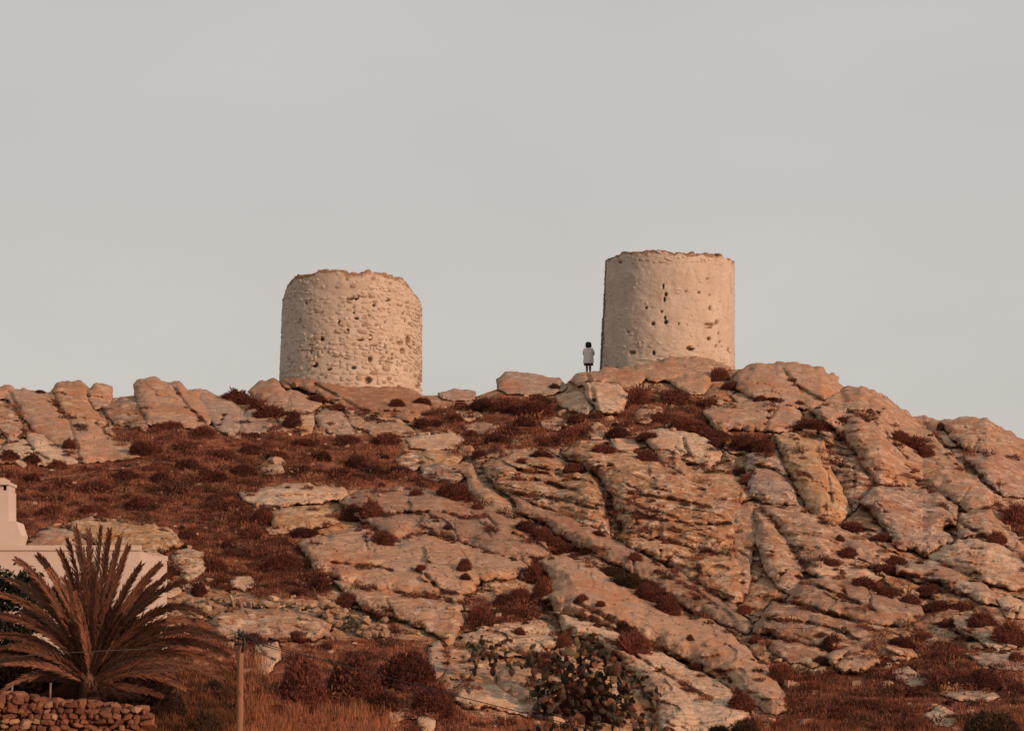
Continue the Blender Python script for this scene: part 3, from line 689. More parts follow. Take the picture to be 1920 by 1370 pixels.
def build_tower(name, label, cpx, Yc, py_base, half_bot, half_top, shift_top, rim, holes, mat, thick, wear_rim, py_mid_top):
    root_z = float(P(cpx, py_base, Yc)[2]); cx = float(P(cpx, py_base, Yc)[0])
    root = empty(name, (cx, Yc, root_z), label, 'tower')
    m_px = Yc / F * 1.012
    rim = np.array(rim)
    z_hi = float(P(cpx, py_mid_top, Yc)[2])
    def shape(z):
        k = np.clip((z - root_z) / (z_hi - root_z), -0.3, 1.2)
        return (half_bot + (half_top - half_bot) * k) * m_px, cx + shift_top * m_px * k
    nph = 460; ph = np.linspace(-math.pi, math.pi, nph, endpoint=False)
    frontph = np.where(np.abs(ph) > math.pi / 2, np.sign(ph) * math.pi - ph, ph)
    r0, c0 = shape(np.array(z_hi))
    pxs = cpx + shift_top + half_top * np.sin(frontph)
    topz = P(pxs, np.interp(pxs, rim[:, 0], rim[:, 1]), Yc - r0 * np.cos(frontph))[:, 2]
    topz = topz + 0.07 * noise3(np.stack([ph * 9, ph * 0 + 3, ph * 0], 1), 5) + 0.05 * noise3(np.stack([ph * 26, ph * 0 + 3, ph * 0], 1), 6)
    nz = 128; zb = root_z - 0.9
    kz = np.linspace(0, 1, nz)
    Z = zb + kz[:, None] * (topz[None] - zb)
    Rr, Cc = shape(Z); PH = np.repeat(ph[None], nz, 0)
    q = np.stack([PH.ravel() * 3.6, Z.ravel(), Rr.ravel() * 0], 1)
    disp = 0.05 * fbm(q * 0.7, 3, 12) + 0.022 * fbm(q * 2.6, 3, 13)
    Xs = cpx + shift_top * np.clip((Z.ravel() - root_z) / (z_hi - root_z), 0, 1) + (Rr.ravel() / m_px) * np.sin(PH.ravel())
    PX = Xs; Yw = Yc - Rr.ravel() * np.cos(PH.ravel())
    c, s = math.cos(PITCH), math.sin(PITCH)
    depth = Yw * c + Z.ravel() * s; PY = 685 - F * (-Yw * s + Z.ravel() * c) / depth
    front = np.cos(PH.ravel()) > 0.05
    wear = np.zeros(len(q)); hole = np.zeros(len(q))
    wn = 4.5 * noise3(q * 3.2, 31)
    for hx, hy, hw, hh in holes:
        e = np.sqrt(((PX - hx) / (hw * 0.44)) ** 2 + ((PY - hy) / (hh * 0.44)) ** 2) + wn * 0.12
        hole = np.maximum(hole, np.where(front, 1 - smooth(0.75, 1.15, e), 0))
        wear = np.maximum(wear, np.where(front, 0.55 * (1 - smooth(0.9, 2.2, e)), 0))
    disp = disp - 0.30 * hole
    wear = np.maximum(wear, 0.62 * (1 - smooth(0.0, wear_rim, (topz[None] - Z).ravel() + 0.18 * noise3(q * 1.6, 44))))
    R2 = Rr.ravel() + disp
    outer = np.stack([Cc.ravel() + R2 * np.sin(PH.ravel()), Yc - R2 * np.cos(PH.ravel()), Z.ravel()], 1)
    nin = 14; kin = np.linspace(0, 1, nin); Zi = (topz[None] - 0.05) + kin[:, None] * (zb - topz[None] + 0.05)
    Ri, Ci = shape(Zi); Ri = Ri - thick + 0.06 * noise3(np.stack([np.repeat(ph[None], nin, 0).ravel() * 6, Zi.ravel() * 2, Zi.ravel() * 0], 1), 9).reshape(nin, nph)
    inner = np.stack([Ci + Ri * np.sin(ph)[None], Yc - Ri * np.cos(ph)[None], Zi], -1).reshape(-1, 3)
    allp = np.concatenate([outer, inner]); rows = nz + nin
    i = np.arange(rows * nph).reshape(rows, nph); j = np.roll(i, -1, 1)
    f = np.stack([i[:-1], j[:-1], j[1:], i[1:]], -1).reshape(-1, 4)
    me = make_mesh('wall', allp - np.array([cx, Yc, root_z]), f)
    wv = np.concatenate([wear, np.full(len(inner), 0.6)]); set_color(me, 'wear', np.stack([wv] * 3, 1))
    link('wall', me, mat, root)
    return root, shape, ph, topz, (cx, Yc, root_z), m_px

def proj(p):
    c, s = math.cos(PITCH), math.sin(PITCH); p = np.asarray(p)
    d = p[..., 1] * c + p[..., 2] * s
    return 960 + F * p[..., 0] / d, 685 - F * (-p[..., 1] * s + p[..., 2] * c) / d

def tower_stones(root, shape, ph, topz, org, meshes, weight, tint, holes, course=(0.15, 0.23), length=(0.18, 0.55), limit=300, proud=(0.008, 0.05)):
    """the masonry: the most prominent stones one by one, the rest joined"""
    cx, Yc, rz = org; r = np.random.default_rng(5); st = []
    z = rz - 0.35; zt = topz.max()
    while z < zt:
        h = r.uniform(*course) * (1.35 if z < rz + 0.9 else 1.0)
        rad = float(shape(np.array(z))[0]); a = -1.75 + r.uniform(0, 0.1)
        while a < 1.75:
            ln = r.uniform(*length) * (1.35 if z < rz + 0.7 else 1.0); a2 = a + ln / rad; am = (a + a2) / 2
            if z + h < np.interp(am, ph, topz) - 0.03:
                rr, cc = shape(np.array(z + h / 2)); pos = np.array([cc + rr * math.sin(am), Yc - rr * math.cos(am), z + h / 2 + r.normal(0, 0.055)])
                X, Yp = proj(pos)
                inhole = any(abs(X - hx) < hw * 0.6 + 2 and abs(Yp - hy) < hh * 0.6 + 1.5 for hx, hy, hw, hh in holes)
                wgt = weight(X, Yp)
                if not inhole and r.uniform() < 0.35 + wgt:
                    st.append((wgt * math.cos(am * 0.8) + r.uniform(0, 0.25), pos, am, ln, h, wgt))
            a = a2
        z += h
    st.sort(key=lambda t: -t[0])
    mb = MB(); k = 0
    for pr, pos, am, ln, h, wgt in st:
        dep = proud[0] + (proud[1] - proud[0]) * min(1, wgt) * r.uniform(0.5, 1.2); tilt = r.normal(0, 0.17)
        sc3 = (ln * r.uniform(0.75, 1.05), 0.16, h * r.uniform(0.6, 1.15))
        off = 0.08 - dep; p = pos + np.array([-math.sin(am), math.cos(am), 0]) * off
        t = tint(r)
        if k < limit:
            o = link('stone', meshes[k % len(meshes)], None, root, (p - np.array(org)).tolist())
            o.rotation_euler = (0, tilt, am); o.scale = sc3; o.color = (*t, 1)
        else:
            v, f = STONE_V[k % len(STONE_V)]; v = v * np.array(sc3)
            ct, s_ = math.cos(tilt), math.sin(tilt); v = np.stack([v[:, 0] * ct + v[:, 2] * s_, v[:, 1], -v[:, 0] * s_ + v[:, 2] * ct], 1)
            ca, sa = math.cos(am), math.sin(am); v = np.stack([v[:, 0] * ca - v[:, 1] * sa, v[:, 0] * sa + v[:, 1] * ca, v[:, 2]], 1)
            mb.add(v + p - np.array(org), f, np.array(t) / 0.5)
        k += 1
    if mb.n:
        o = link('masonry', mb.mesh('masonry'), mat_plain('masonry_' + root.name, (0.5, 0.5, 0.5), vary=0.2, scale=5, tint=True), root); o['kind'] = 'stuff'

def rim_stones(root, shape, ph, topz, org, meshes, n, tint, size):
    cx, Yc, rz = org; r = np.random.default_rng(9)
    for k in range(n):
        a = -1.9 + 3.8 * (k + r.uniform(0, 0.8)) / n; zt = float(np.interp(a, ph, topz)); rr, cc = shape(np.array(zt))
        w_ = r.uniform(*size); h = w_ * r.uniform(0.28, 0.55); rad = float(rr) - w_ * 0.42 - r.uniform(0.0, 0.25)
        p = np.array([float(cc) + rad * math.sin(a), Yc - rad * math.cos(a), zt + h * r.uniform(-0.15, 0.4) - 0.02])
        o = link('rim_stone', meshes[k % len(meshes)], None, root, (p - np.array(org)).tolist())
        o.rotation_euler = (r.normal(0, 0.1), r.normal(0, 0.12), a + r.normal(0, 0.2)); o.scale = (w_, w_ * 0.8, h); o.color = (*tint(r), 1)

def build_towers():
    meshes = stone_meshes(WASHSTONE)
    # left tower
    rim = pts("520,574 530,570 533,560 540,541 552,525 562,518 580,515 600,512 607,507 625,508 631,505 650,508 658,512 680,513 688,509 705,510 722,513 740,519 755,522 762,528 770,540 778,552 785,561 789,572 798,575")
    holes = [(674, 557, 9, 11), (662, 560, 14, 4), (729, 562, 11, 7), (755, 574, 6, 6), (649, 574, 7, 5), (641, 603, 7, 6), (610, 635, 11, 7), (608, 662, 6, 11), (700, 633, 6, 13), (681, 637, 14, 4),
             (753, 643, 11, 9), (767, 637, 9, 13), (598, 684, 13, 9), (670, 689, 9, 6), (700, 673, 8, 11), (696, 713, 14, 13), (752, 725, 9, 6), (784, 724, 8, 8), (674, 597, 9, 5), (658, 621, 6, 9),
             (725, 650, 6, 7), (707, 572, 6, 5), (733, 691, 6, 7), (625, 692, 9, 5), (757, 588, 6, 6), (690, 602, 8, 5), (758, 658, 12, 10), (762, 600, 5, 8), (580, 568, 5, 4), (570, 600, 5, 5), (590, 660, 4, 6), (738, 672, 8, 4)]
    rr_ = np.random.default_rng(2)
    for k in range(14):
        x_ = 640 + 142 * rr_.uniform() ** 0.7; holes.append((x_, rr_.uniform(570, 722), rr_.uniform(3, 6.5), rr_.uniform(2.5, 4.5)))
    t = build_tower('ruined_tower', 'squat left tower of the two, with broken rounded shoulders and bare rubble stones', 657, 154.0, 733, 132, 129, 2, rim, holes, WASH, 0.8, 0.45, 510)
    root, shape, ph, topz, org, m_px = t
    def wl(X, Yp):
        return float(np.clip(0.25 + 0.75 * ((X - 600) / 150) + 0.5 * ((Yp - 620) / 110), 0.05, 1.0))
    def tint(r):
        b = r.uniform(0.8, 1.06); k = r.uniform()
        return tuple(np.array((0.52, 0.435, 0.34) if k < 0.8 else (0.36, 0.26, 0.185)) * b)
    tower_stones(root, shape, ph, topz, org, meshes, wl, tint, holes)
    rim_stones(root, shape, ph, topz, org, meshes, 84, lambda r: tuple(np.array((0.32, 0.21, 0.14)) * r.uniform(0.8, 1.2)), (0.16, 0.42))
    # right tower
    rim = pts("1130,492 1139,489 1143,485 1155,480 1165,476 1185,473 1205,472 1225,471 1232,468 1240,471 1255,476 1270,475 1285,475 1300,477 1320,477 1343,481 1349,479 1355,484 1370,488 1377,492 1388,495")
    holes = [(1243, 551, 6, 8), (1243, 604, 7, 7), (1219, 607, 7, 5), (1324, 608, 19, 5), (1337, 603, 8, 9), (1322, 614, 14, 4), (1322, 635, 9, 7), (1287, 653, 16, 9), (1336, 649, 7, 6), (1344, 641, 5, 5),
             (1181, 661, 11, 7), (1220, 661, 7, 8), (1324, 578, 5, 9), (1207, 577, 4, 5), (1162, 492, 8, 4), (1196, 488, 4, 3), (1320, 523, 4, 5), (1174, 622, 4, 3), (1304, 548, 7, 4), (1235, 584, 6, 4),
             (1240, 562, 3, 10), (1238, 538, 3, 12), (1241, 595, 3, 8), (1279, 546, 6, 3), (1324, 553, 3, 5), (1340, 625, 4, 5), (1266, 607, 3, 4), (1361, 655, 4, 3)]
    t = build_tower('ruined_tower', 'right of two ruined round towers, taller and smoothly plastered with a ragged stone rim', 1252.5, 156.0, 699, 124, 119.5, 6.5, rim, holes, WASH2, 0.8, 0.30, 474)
    root, shape, ph, topz, org, m_px = t
    tower_stones(root, shape, ph, topz, org, meshes, lambda X, Yp: float(np.clip((Yp - 672) / 30, 0.0, 0.5)) if Yp > 640 else (0.35 if Yp < 492 else -0.22),
                 lambda r: tuple(np.array((0.51, 0.425, 0.335)) * r.uniform(0.88, 1.05)), holes, proud=(0.012, 0.05), limit=200)
    rim_stones(root, shape, ph, topz, org, meshes, 84, lambda r: tuple(np.array((0.28, 0.175, 0.115)) * r.uniform(0.75, 1.2)), (0.18, 0.45))
    # rough strip of dark stones down the left side
    r = np.random.default_rng(3); z = org[2] - 0.2
    while z < float(np.interp(-1.5, ph, topz)) - 0.1:
        h = r.uniform(0.12, 0.22); rr, cc = shape(np.array(z)); a = -1.52 + r.uniform(-0.03, 0.03)
        ex = 0.05 if z < org[2] + 2.9 else 0.015
        p = np.array([float(cc) + (float(rr) + ex - 0.1) * math.sin(a), org[1] - (float(rr) + ex - 0.1) * math.cos(a), z + h / 2])
        o = link('edge_stone', meshes[int(r.integers(8))], None, root, (p - np.array(org)).tolist()); o.rotation_euler = (0, r.normal(0, 0.03), a)
        o.scale = (r.uniform(0.22, 0.34), 0.3, h * 1.5); o.color = (*(np.array((0.24, 0.165, 0.12)) * r.uniform(0.8, 1.2)), 1); z += h
# ------------------------------------------------------------------ plants
def shrub_mesh(seed, blades=2000, spiky=-0.2, lumpy=0.75):
    r = np.random.default_rng(seed); mb = MB()
    # lumpy dense heart
    nu, nv = 14, 6; v = []
    for a in range(nv + 1):
        el = a / nv * math.pi / 2
        for b in range(nu):
            az = b / nu * 2 * math.pi; v.append((math.cos(az) * math.cos(el), math.sin(az) * math.cos(el), math.sin(el)))
    v = np.array(v); lump = 0.38 + lumpy * 0.15 * noise3(v * 1.9 + seed, seed)
    core = v * lump[:, None] * np.array([1, 1, 1.75]) * 0.92
    f = np.array([(a * nu + b, a * nu + (b + 1) % nu, (a + 1) * nu + (b + 1) % nu, (a + 1) * nu + b) for a in range(nv) for b in range(nu)])
    mb.add(core, f, (0.75, 0.75, 0.75))
    d = r.normal(size=(blades, 3)); d[:, 2] = np.abs(d[:, 2]) * 0.9; d /= np.linalg.norm(d, axis=1)[:, None]
    lm = 0.39 + lumpy * 0.15 * noise3(d * 1.9 + seed, seed) + lumpy * 0.07 * noise3(d * 6 + seed, seed + 1)
    base = d * (lm * r.uniform(0.72, 1.0, blades))[:, None] * np.array([1, 1, 1.75])
    dr = d * np.array([1, 1, 1.4]) + r.normal(0, 0.38, (blades, 3)) + np.array([0, 0, 0.35]); dr /= np.linalg.norm(dr, axis=1)[:, None]
    ln = r.uniform(0.05, 0.20, blades) ** 1.0 * (1 + spiky); wd = r.uniform(0.010, 0.022, blades)
    sd = np.cross(dr, r.normal(size=(blades, 3))); sd /= np.linalg.norm(sd, axis=1)[:, None] + 1e-9
    tri = np.stack([base - sd * wd[:, None], base + sd * wd[:, None], base + dr * ln[:, None]], 1).reshape(-1, 3)
    tint = np.repeat(r.uniform(0.65, 1.4, blades)[:, None] * np.where(r.uniform(size=blades) < 0.12, 1.5, 1.0)[:, None] * np.ones(3), 3, 0)
    mb.v.append(tri); mb.f.append(np.arange(len(tri)).reshape(-1, 3) + mb.n); mb.n += len(tri); mb.c.append(tint)
    me = mb.mesh('shrub', True); me.materials.append(FOL); return me

SHRUB_TONES = {'r': ((0.132, 0.046, 0.032), 'reddish brown'), 'd': ((0.085, 0.032, 0.024), 'dark brown'), 'u': ((0.175, 0.062, 0.037), 'rusty'), 'g': ((0.052, 0.031, 0.018), 'olive brown')}
# x,y of the foot's middle, width, height in photograph pixels, tone; tiny dark one right of the great dome stands in for a black hole
SHRUBS = """445,756,84,34,r 490,772,64,30,r 75,737,26,8,d 18,862,50,26,d 128,840,34,24,r 262,852,48,32,d 312,806,72,20,r 376,818,64,24,r 548,800,42,40,d
505,782,72,30,r 592,752,50,15,r 630,768,42,14,r 745,762,38,20,r 792,756,42,14,r 792,804,46,28,d 650,830,62,20,r 726,832,72,28,r 575,836,62,18,r 668,878,54,34,d 702,892,50,26,d
560,892,62,26,d 520,860,60,20,r 850,936,88,42,r 780,928,32,14,r 905,770,72,30,d 946,774,64,34,r 662,978,64,44,r 697,968,54,42,r 716,1020,56,32,r 895,954,28,14,r
555,1008,104,24,d 490,984,52,48,r 840,992,24,13,d 1000,782,104,42,r 1010,760,62,26,r 985,800,62,24,d 1040,728,26,12,d 1195,758,52,38,r 1266,760,68,40,r 1350,714,48,34,r
1372,732,56,22,r 1330,762,62,20,r 1425,753,34,15,r 1070,828,68,34,r 1160,820,62,27,d 1212,822,52,16,r 1290,808,104,34,r 1335,820,80,22,r 1130,848,62,20,r 1395,844,74,38,d
1432,846,52,32,d 1345,838,52,22,r 1212,864,54,27,r 1075,886,48,24,r 980,868,32,12,r 1016,856,52,14,d 1400,910,36,26,r 1385,890,30,20,r 985,995,54,26,d 1015,1012,60,32,r
1042,1028,48,28,r 1120,1004,32,13,d 1455,753,54,9,r 1500,758,24,9,r 1522,804,82,24,r 1580,792,32,15,r 1688,826,52,26,r 1715,842,60,34,r 1738,855,40,26,r 1765,806,20,18,d
1442,852,24,30,r 1905,984,64,52,r 1870,1018,48,30,r 1575,1014,26,15,r 1602,996,84,24,r 1652,1016,62,22,r 1005,1092,62,50,r 1018,1116,52,46,u 975,1134,66,42,r 900,1170,64,42,r
945,1138,50,34,d 1055,1036,64,22,r 1102,1036,34,32,u 1142,1080,64,24,g 1175,1100,76,34,g 1215,1124,76,40,r 1250,1148,58,44,r 1190,1050,32,20,r 1092,1126,34,16,r 1126,1136,26,13,r
1120,1174,20,10,r 1185,1226,80,54,r 1055,1212,32,36,u 975,1190,30,20,r 1305,1256,48,18,d 1295,1200,18,15,r 1390,1328,66,40,r 1420,1204,42,18,r 1590,1046,46,28,r 1680,1056,48,20,r
1660,1074,52,22,r 1620,1098,64,22,r 1660,1116,64,24,r 1740,1122,78,34,d 1755,1146,84,26,d 1706,1130,56,20,r 1800,1146,62,24,r 1842,1172,74,32,r 1892,1202,84,46,r 1560,1216,54,34,d
1540,1194,32,12,r 1690,1212,64,26,d 1820,1194,42,20,r 1765,1290,70,44,r 1842,1292,90,52,d 1906,1302,52,30,d 1540,1246,44,22,d 1650,1250,42,16,d 1700,1306,62,22,d 1622,1330,84,24,d
1460,1280,62,50,u 568,1318,116,118,r 664,1312,134,110,r 764,1292,146,96,d 810,1342,112,84,r 720,1332,80,46,d 530,1072,104,48,r 600,1108,50,44,r 650,1140,54,38,r 714,1156,42,34,u 560,1200,64,22,r
472,1206,64,26,d 870,1070,34,32,r 872,1086,26,15,d 790,1068,28,13,r 405,1072,56,32,r 372,1118,46,36,d 315,1080,32,32,d 1400,1385,70,50,g 1862,1395,150,84,g 1350,1382,60,30,g 312,1352,96,76,g 1100,1356,150,110,d 1015,1258,90,50,d 385,1378,86,60,g 405,1300,40,34,g
440,960,60,30,r 405,945,50,24,d 470,1010,56,30,r 430,1030,50,26,r 350,1010,44,22,d 350,880,64,26,d 300,905,60,24,d 235,900,70,26,d 180,925,66,30,d 120,915,50,24,r
330,925,70,30,d 265,955,76,34,r 175,965,62,26,r 95,965,56,24,r 60,905,44,22,d 60,870,50,24,d 110,880,44,24,r 395,905,80,30,d 455,890,64,26,d 420,860,62,24,r
345,845,66,24,r 290,850,46,20,r 470,850,56,22,d 600,865,60,24,d 640,895,62,24,d 745,890,56,22,d 580,1340,60,34,u 640,1330,56,30,r 520,1345,50,34,r 1905,1240,40,24,r
1520,1300,60,30,u 1580,1345,70,30,r 1690,1345,64,28,r 1760,1240,56,26,r 1730,1200,50,22,u 1780,1175,46,20,r 880,840,46,22,d 900,860,40,24,d 930,830,60,24,r 1020,835,50,22,r
1090,790,46,20,r 1120,785,40,16,r 960,815,52,20,d 1240,790,60,22,r 850,790,44,18,r 815,800,40,18,d 865,765,36,16,r 1560,1060,40,16,r 1455,1165,36,18,r 1395,1150,36,22,u"""
LANDMARKS = [('the left tower', 657, 735), ('the right tower', 1290, 700), ('the standing person', 1103, 705), ('the pale grey-sided boulder', 1140, 750), ('the deep black crack', 1140, 950),
 ('the white chimney', 10, 960), ('the palm', 190, 1110), ('the wooden pole', 450, 1270), ('the prickly pears', 1080, 1270), ('the long lower diagonal slab', 1260, 1170), ('the tall tan rock pillar', 1530, 900),
 ('the rounded grey-white block', 1700, 970), ('the flat-topped knoll', 1840, 810), ('the orange skyline knob', 135, 740), ('the blocky skyline boulder', 315, 750), ('the smooth middle slab', 830, 970),
 ('the tumbled stone wall', 560, 1135), ('the red-stained slab', 1620, 1130), ('the pale leaning crag', 1460, 1040), ('the yellow-stained rock', 830, 860), ('the square-fronted boulder', 1600, 1235),
 ('the smooth skyline dome', 1480, 715), ('the scrub hollow path', 200, 885), ('the banded crags', 1180, 880), ('the great right-hand dome', 1700, 830), ('the dark round bushes', 680, 1250),
 ('the pale grey slab', 1770, 1090), ('the cracked pale rock', 1270, 840), ('the long pale boulder', 940, 1310), ('the rough tan rock face', 760, 1060), ('the grey tongue of rock', 1710, 1270),
 ('the stone heap in the grass', 760, 1335), ('the layered pale rock', 1850, 1180), ('the grey slanting slab', 420, 780), ('the grey rounded boulder', 630, 790), ('the ochre shelf behind the palm', 230, 1000)]

def unique_labels(items):
    """items: (px, py, w, h, tone word, what, where) -> one label each"""
    labs = []
    for px, py, w_, h, tone, what, where in items:
        ds = sorted((math.hypot(px - x, (py - y) * 1.3), n, x, y) for n, x, y in LANDMARKS); _, n, x, y = ds[0]
        dx, dy = px - x, py - y
        rel = ('right of' if dx > 0 else 'left of') if abs(dx) > 1.3 * abs(dy) else ('below' if dy > 0 else 'above')
        if abs(dx) < 18 and abs(dy) < 18: rel = 'close against'
        size = 'tiny' if w_ < 30 else 'small' if w_ < 48 else 'medium' if w_ < 70 else 'large'
        form = 'flat' if h < 0.36 * w_ else 'domed' if h < 0.75 * w_ else 'upright'
        labs.append([f'{size} {form} {tone} {what} {rel} {n}', px, py, ds])
    from collections import defaultdict
    by = defaultdict(list)
    for k, l in enumerate(labs): by[l[0]].append(k)
    words = ['first', 'second', 'third', 'fourth', 'fifth', 'sixth', 'seventh', 'eighth']
    for lab, ks in by.items():
        if len(ks) == 1: continue
        xs = [labs[k][1] for k in ks]; ys = [labs[k][2] for k in ks]
        hor = max(xs) - min(xs) >= max(ys) - min(ys)
        ks.sort(key=lambda k: labs[k][1] if hor else labs[k][2])
        for j, k in enumerate(ks):
            if len(ks) == 2: pre = (('left', 'right') if hor else ('upper', 'lower'))[j] + ' one of two, '
            else: pre = words[j] + (' from left, ' if hor else ' from top, ')
            labs[k][0] = pre + lab
    return [l[0] for l in labs]

def build_shrubs():
    meshes = [shrub_mesh(300 + k) for k in range(9)]
    big = [shrub_mesh(350 + k, 5200, -0.6, 0.45) for k in range(3)]
    r = np.random.default_rng(4); items, data = [], []
    for t in SHRUBS.split():
        x, y, w_, h, tone = t.split(','); x, y, w_, h = float(x), float(y), float(w_), float(h)
        items.append((x, y, w_, h, SHRUB_TONES[tone][1], 'shrub', '')); data.append((x, y, w_, h, tone))
    labels = unique_labels(items)
    first = {}
    for k, (x, y, w_, h, tone) in enumerate(data):
        Y = float(surf(x, min(y, 1396))); s = Y / F
        me = big[k % 3] if w_ > 88 else meshes[k % 9]
        key = me.name
        if key not in first:
            o = link('shrub', me); first[key] = o
        else:
            o = first[key].copy(); col.objects.link(o)
        W, H = w_ * s * 1.08, h * s * 1.06
        p = P(x, y, Y + 0.25 * W); o.location = (p + np.array([0, 0, -0.10 * H])).tolist()
        o.scale = (W, W * 0.8, H * 1.15); o.rotation_euler = (r.normal(0, 0.06), r.normal(0, 0.12), r.uniform(-1, 1))
        c = np.array(SHRUB_TONES[tone][0]) * r.uniform(0.82, 1.2); o.color = (*c, 1)
        tag(o, labels[k], 'shrub', 'cushion shrubs on the hillside')
    # low scrub scattered over the dry earth, alike to the eye
    n = 0; taken = [(x, y, w_) for x, y, w_, h, t in data]; tries = 0
    while n < 60 and tries < 6000:
        tries += 1
        poly, = [SOIL_POLYS[int(r.choice(len(SOIL_POLYS), p=[0.5, 0.2, 0.16, 0.1, 0.02, 0.02]))]]; a = np.array(poly)
        x = r.uniform(max(0, a[:, 0].min()), min(1920, a[:, 0].max())); y = r.uniform(a[:, 1].min(), min(1368, a[:, 1].max()))
        if sdf(poly, [(x, y)])[0] < 6 or is_rock(x, y): continue
        w_ = r.uniform(16, 40)
        if any(abs(x - tx) < 0.42 * (w_ + tw) and abs(y - ty) < 0.2 * (w_ + tw) for tx, ty, tw in taken): continue
        taken.append((x, y, w_)); n += 1; Y = float(surf(x, y)); s = Y / F; k = int(r.integers(9))
        o = first[meshes[k].name].copy(); col.objects.link(o); o.name = 'scrub_bush'
        W, H = w_ * s, w_ * r.uniform(0.35, 0.5) * s
        p = P(x, y, Y + 0.2 * W); o.location = (p + np.array([0, 0, -0.1 * H])).tolist(); o.scale = (W, W * 0.8, H * 1.2); o.rotation_euler = (0, r.normal(0, 0.15), r.uniform(-2, 2))
        tone = r.choice(['r', 'd', 'u', 'r', 'g']); c = np.array(SHRUB_TONES[tone][0]) * r.uniform(0.8, 1.25); o.color = (*c, 1)
        zone = 'in the dry scrub hollow on the left' if poly is SOIL_POLYS[0] else 'on the red earth below the two towers' if poly is SOIL_POLYS[1] else 'on the red earth of the lower slope'
        tag(o, f'small low {SHRUB_TONES[tone][1]} bush among others {zone}', 'shrub', f'small {SHRUB_TONES[tone][1]} bushes {zone}')

def build_grass(name, label, polys, n, hgt, wid, base_c, seed, blades=7, lean=0.25, rock_ok=False, tall_noise=True, patch=False, soft=(-8, 10)):
    r = np.random.default_rng(seed); V_, F_, C_ = [], [], []
    pxs, pys = [], []
    per = [max(1, (np.array(p)[:, 0].max() - np.array(p)[:, 0].min()) * (np.array(p)[:, 1].max() - np.array(p)[:, 1].min())) for p in polys]
    tot = sum(per)
    for p, a in zip(polys, per):
        b = np.array(p); m = int(n * a / tot * 1.6)
        q = np.stack([r.uniform(max(-40, b[:, 0].min()), min(1960, b[:, 0].max()), m), r.uniform(b[:, 1].min(), min(1396, b[:, 1].max()), m)], 1)
        q = q[sdf(p, q) > r.uniform(soft[0], soft[1], m)]
        if not rock_ok: q = q[is_rock(q[:, 0], q[:, 1]) == 0]
        q = q[(q[:, 1] > ridge_py(q[:, 0]) + 16) & (surf(q[:, 0], q[:, 1]) < 400)]
        dens = noise3(np.stack([q[:, 0] / 60, q[:, 1] / 24, q[:, 0] * 0], 1), seed); q = q[dens > r.uniform(-0.9, 0.5, len(q))]
        pxs.append(q[:, 0]); pys.append(q[:, 1])
    px, py = np.concatenate(pxs), np.concatenate(pys); Y = surf(px, py); base = P(px, py, Y)
    m = len(base); B = np.repeat(base, blades, 0) + r.normal(0, 1, (m * blades, 3)) * np.array([0.07, 0.07, 0.0]) * (hgt[1] / 0.35)
    B[:, 2] -= 0.05
    clump = 0.7 + 0.5 * np.clip(noise3(np.stack([px / 30, py / 14, px * 0], 1), seed + 3), -0.8, 1)
    hh = r.uniform(hgt[0], hgt[1], m * blades) * np.repeat(clump if tall_noise else np.ones(m), blades)
    az = r.uniform(0, 2 * math.pi, m * blades); tip = B + np.stack([np.cos(az) * lean * hh, np.sin(az) * lean * hh, hh], 1)
    sdv = np.stack([np.cos(az + 1.4), np.sin(az + 1.4), np.zeros_like(az)], 1) * r.uniform(wid[0], wid[1], m * blades)[:, None]
    tri = np.stack([B - sdv, B + sdv, tip], 1).reshape(-1, 3)
    cl = noise3(np.stack([px / 45, py / 20, px * 0 + 9], 1), seed + 5)
    tone = np.array(base_c)[None] * (1 + 0.35 * cl)[:, None]
    if patch:
        pk = noise3(np.stack([px / 70, py / 22, px * 0 + 2], 1), seed + 8); tone = np.where((pk > 0.12)[:, None], np.array((0.12, 0.048, 0.032)), tone); clump = clump + 0.5 * (pk > 0.12); hh = r.uniform(hgt[0], hgt[1], m * blades) * np.repeat(clump, blades); tip[:, 2] = B[:, 2] + hh
    tone = np.repeat(tone, blades, 0) * r.uniform(0.45, 1.7, (m * blades, 1))
    me = make_mesh(name, tri, np.arange(len(tri)).reshape(-1, 3)); set_color(me, 'tint', np.repeat(np.clip(tone, 0, 1), 3, 0))
    o = link(name, me, FOL); o.color = (1, 1, 1, 1); tag(o, label, kind='stuff')

